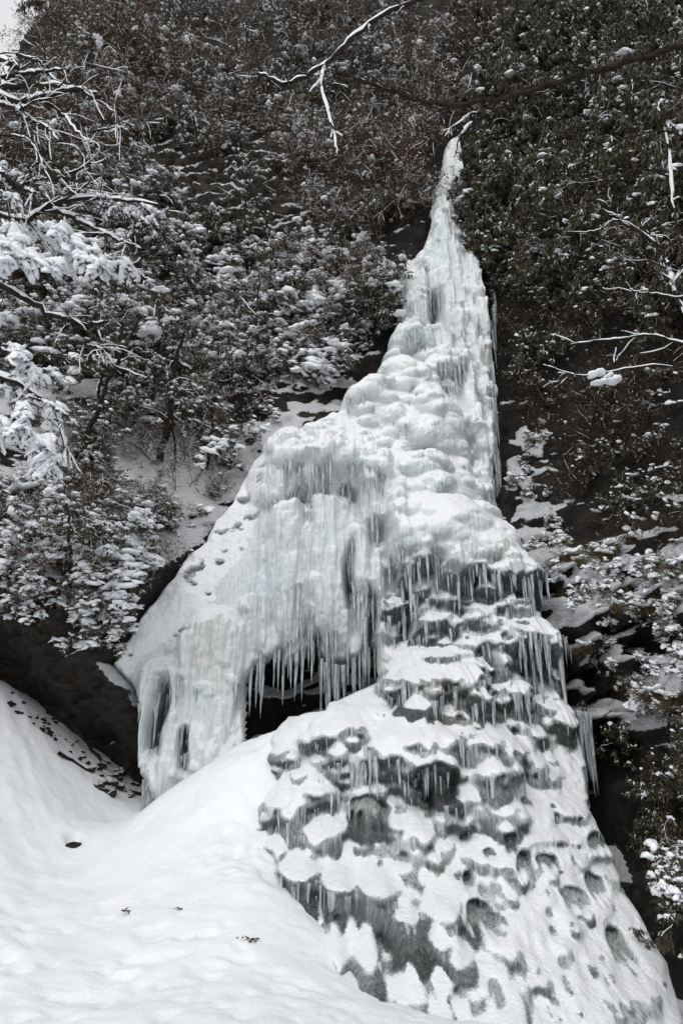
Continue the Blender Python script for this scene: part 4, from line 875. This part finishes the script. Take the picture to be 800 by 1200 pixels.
# ------------------------------------------------------------------ small things
rs = np.random.RandomState(91)
def sprig_proto(seed, k, L, label, group, pad=True):
    r_ = np.random.RandomState(seed); t = thing('ledge_plant', (0, 0, 0), label, 'plant', group); st = MB(); lf = MB(); sm = MB(); ends = []
    for i in range(4):
        a = r_.rand()*6.28; P, d = path(r_, (0, 0, 0), (math.cos(a)*.7, math.sin(a)*.7, .6), r_.uniform(.12, .28), 4, .2, -.08); st.tube(P, np.linspace(.006, .003, 5), 4); ends.append((P[-1], d))
    link('stem', st.mesh('stem', M_BARK), t); rosettes(r_, lf, ends, k, L, L*.3, .8); link('foliage', lf.mesh('foliage', M_LEAF, False), t)
    if pad:
        blobs(sm, r_, np.array([e[0] for e in ends])+[0, 0, .02], r_.uniform(.05, .085, 4), .7, BALL, .12); link('snow', sm.mesh('snow', M_SNOW), t)['kind'] = 'stuff'
    return t
LP = 'snow-tipped plants on the dark right wall'
sp = [sprig_proto(400+i, 6, .13, 'small dark plant with little white snow caps clinging to the dark right wall', LP) for i in range(3)]
for u, v, s in [(753,468,.8),(756,479,.7),(742,491,.7),(768,507,.8),(767,522,.9),(768,556,1.),(786,554,.8),(740,566,1.),(770,568,.8),(734,588,.8),(739,593,.7),(747,594,.8),(735,608,.7),(736,628,.7),(752,560,.6),(775,470,.8),(790,480,.8),(720,500,.6),(700,520,.6),(762,440,.8),(640,520,.6),(782,600,.8),(790,640,.7),
    (662,470,.5),(690,560,.6),(720,575,.6),(700,600,.6),(760,610,.7),(745,520,.7),(725,455,.7),(778,440,.8),(655,420,.6),(620,400,.6),(640,360,.7),(615,440,.6)]:
    P = csurf(np.array([float(u)]), np.array([float(v)]))[0]; set_down(sp[rs.randint(3)], P-[0, .12, 0], s*rs.uniform(.8, 1.2), .5, rs)
def tuft_proto(seed, label, group, H=.45):
    r_ = np.random.RandomState(seed); t = thing('dry_grass_tuft', (0, 0, 0), label, 'grass tuft', group); lf = MB(); n = 130; a = r_.rand(n)*6.28
    for i in range(n):
        P, _ = path(r_, r_.randn(3)*[.07, .04, .02], (math.cos(a[i])*.6, math.sin(a[i])*.6-.5, .7), H*r_.uniform(.6, 1.2), 5, .12, -.30); lf.tube(P, np.linspace(.0045, .002, 6), 3)
    link('blades', lf.mesh('blades', M_STRAW), t)['kind'] = 'stuff'
    sm = MB(); blobs(sm, r_, np.c_[r_.randn(14)*.13, -.06+r_.randn(14)*.06, .14+r_.rand(14)*.08], pad_sizes(r_, 14, .035, .08), .45, BALL, .12); link('snow', sm.mesh('snow', M_SNOW), t)['kind'] = 'stuff'
    return t
GT = 'hanging dry grass on the right ledges'
tp = [tuft_proto(420+i, 'hanging tuft of straw-brown dry grass topped with snow on the right ledges', GT) for i in range(2)]
for u, v, s in [(668,658,1.1),(682,664,1.2),(697,652,1.1),(712,658,1.1),(650,665,.9),(735,712,1.),(748,718,1.1),(762,722,1.1),(778,716,1.),(790,712,1.),(724,718,.9),(668,702,.8),(745,805,1.1),(760,822,1.2),(778,830,1.1),(795,826,1.1),(730,812,1.),(690,765,.9),(785,672,1.),(800,662,1.),(765,668,.9),(625,520,.8),(618,540,.8),(612,480,.7),(640,475,.8),(655,640,.9),(720,646,1.)]:
    P = csurf(np.array([float(u)]), np.array([float(v)]))[0]; set_down(tp[rs.randint(2)], P-[0, .05, 0], s*rs.uniform(.8, 1.2), .2, rs)
# icicles hanging from rock, each one its own thing
def hang(poly, n, l0, l1, label, group, f, dy=.0, vj=3):
    q = np.array(poly, float); t = np.sort(rs.rand(n))*(len(q)-1); t = np.clip(t, 0, len(q)-1.001); k = t.astype(int); w_ = (t-k)[:, None]; pp = q[k]*(1-w_)+q[k+1]*w_
    pp = pp+rs.randn(n, 2)*[1.5, vj]; P = surf(f, pp[:, 0], pp[:, 1]); P[:, 1] += rs.uniform(-.15, .15, n); d = proj(P)[2]/FPX
    for p, s in zip(P, d):
        L = s*(l0+(l1-l0)*rs.rand()**1.6); Vv, fq = icicle_geo(rs, np.zeros((1, 3)), L, np.clip(L*.06, .02, .05)); o = link('icicle', mesh('icicle', Vv, fq, M_ICICLE)); o.location = (p[0], p[1]-dy, p[2]+.06); tag(o, label, 'icicle', group)
hang([(640,748),(662,758)], 8, 18, 32, 'short icicle under the snowy ledge right of the fall', 'short icicles under the right ledge', cliffD, .45)
# broken rock under the overhang
def stone(u, v, r, f3d, label, group, cap):
    Vb, f3, f4 = BALL; V = Vb*(1+.22*rs.randn(len(Vb), 1))*[1.2, .8, .55]; sn_ = np.zeros(len(V)); mb = MB(); mb.add(V*r, f3, f4)
    me = mesh('stone', V*r, [f4, f3], M_ROCK, {'snow': (np.clip(Vb[:, 2]*1.6, 0, 1) if cap else sn_), 'brown': sn_+.3}, False)
    o = link('stone', me); o.location = tuple(f3d); o.rotation_euler = (rs.uniform(-.3, .3), rs.uniform(-.3, .3), rs.rand()*6.28); tag(o, label, 'stone', group)
def gsurf(u, v):
    Y = 6.0
    for _ in range(400):
        p = pt(u, v, Y)
        if p[2] <= groundH(p[0], p[1]): break
        Y += .03
    return p
for poly, n, r0, r1, lb, g, cap in [([(100,905),(125,890),(165,925),(168,940),(130,938)], 34, .05, .20, 'dark stone with a dusting of snow in the gully beside the ice', 'stones in the gully', True),
    ([(5,806),(60,838),(110,885),(150,930),(110,905),(60,865),(10,830)], 46, .02, .08, 'small dark rock chip scattered on the snow bank below the overhang', 'rock chips on the snow bank', False)]:
    for u, v in sample_poly(rs, poly, n): stone(u, v, rs.uniform(r0, r1)*(.5+.5*rs.rand()), gsurf(u, v)+np.array([0, 0, .01]), lb, g, cap)
stone(85, 993, .085, gsurf(85, 993)+np.array([0, 0, .02]), 'dark lump added in the small hole of the left snow bank to stand for its shade', None, False)  # dark lump added so the hole looks dark, in place of its shade
def debris(u, v, label, n, L):
    p = gsurf(u, v); t = thing('fallen_twig', tuple(p), label, 'twig'); mb = MB(); lf = MB(); ends = []
    for i in range(n):
        P, d = path(rs, rs.randn(3)*[.05, .03, 0]+[0, 0, .02], (rs.randn(), rs.randn()*.5, .12), L*rs.uniform(.5, 1), 5, .25, -.02); P[:, 2] = np.maximum(P[:, 2], .008); mb.tube(P, np.linspace(.006, .003, 6), 4); ends.append((P[-1], d))
    link('stem', mb.mesh('stem', M_BARK), t); rosettes(rs, lf, ends, 3, .06, .03, .2); link('leaves', lf.mesh('leaves', M_DRY, False), t)
debris(154, 1070, 'small broken twig lying on the smooth snow mound, the upper left one', 3, .16)
debris(297, 1102, 'dark broken twig with leaves lying on the snow near the ice hollow', 5, .16)
debris(200, 1068, 'tiny twig fragment on the snow mound right of the broken twig', 2, .05)
p0, p1 = gsurf(68, 884), gsurf(104, 905); t_ = p0; mb = MB(); P = np.linspace(p0, p1, 8)+rs.randn(8, 3)*.01+[0, 0, .03]; mb.tube(P-p0, np.linspace(.035, .02, 8), 7); o = link('fallen_branch', mb.mesh('fallen_branch', M_BARK)); o.location = tuple(p0); tag(o, 'dark fallen branch lying in the snow bank at the left', 'branch')
p0, p1 = csurf(np.array([88.]), np.array([845.]))[0], gsurf(120, 893); mb = MB(); P = np.linspace(p0-[0, .4, 0], p1, 8)+rs.randn(8, 3)*.012; mb.tube(P-p1, np.linspace(.04, .03, 8), 7); o = link('fallen_pole', mb.mesh('fallen_pole', M_BARK)); o.location = tuple(p1); tag(o, 'thin dead trunk propped under the rock overhang, its foot in the gully', 'dead trunk')
# leafy sprigs before the column, at the foot of the cone and at the right edge
for u, v, s in [(548,205,.35),(560,232,.4),(538,232,.28),(556,262,.4),(545,285,.28),(568,285,.45),(572,318,.35),(528,246,.22),(536,268,.22),(580,250,.5)]:
    P = surf(ICE, float(u), float(v)); o = set_down(dk[rs.randint(4)], P-[0, .75, .25], s, .4, rs); o['label'] = 'small dark leafy sprig hanging in front of the narrow upper ice column'; o['group'] = 'leafy sprigs before the ice column'
for u, v, s, Y, lb in [(795,1055,.34,8.0,'snow-covered leafy shrub at the lower right corner of the picture'),(800,1090,.30,7.8,'small dark shrub at the right edge below the snow-covered corner shrub')]:
    o = set_down(hv[0] if s > .32 else dk[1], pt(u, v, Y), s, .2, rs); o['label'] = lb; del o['group']
for u, v, s in [(748,1100,.9),(762,1108,.8),(735,1094,.7)]:
    P = surf(ICE, float(u), float(v)); t = sprig_proto(500+u, 6, .10, 'leafy green sprig poking out of the snow at the foot of the cone', 'leafy sprigs at the foot of the cone', False); t.location = tuple(P-[0, .25, 0]); t.scale = (s,)*3
for lst in (ev, hv, dk, ds, ba, bk, sp, tp):
    for p in lst:
        if p.name not in first_used:
            for c in list(p.children): bpy.data.objects.remove(c)
            bpy.data.objects.remove(p)
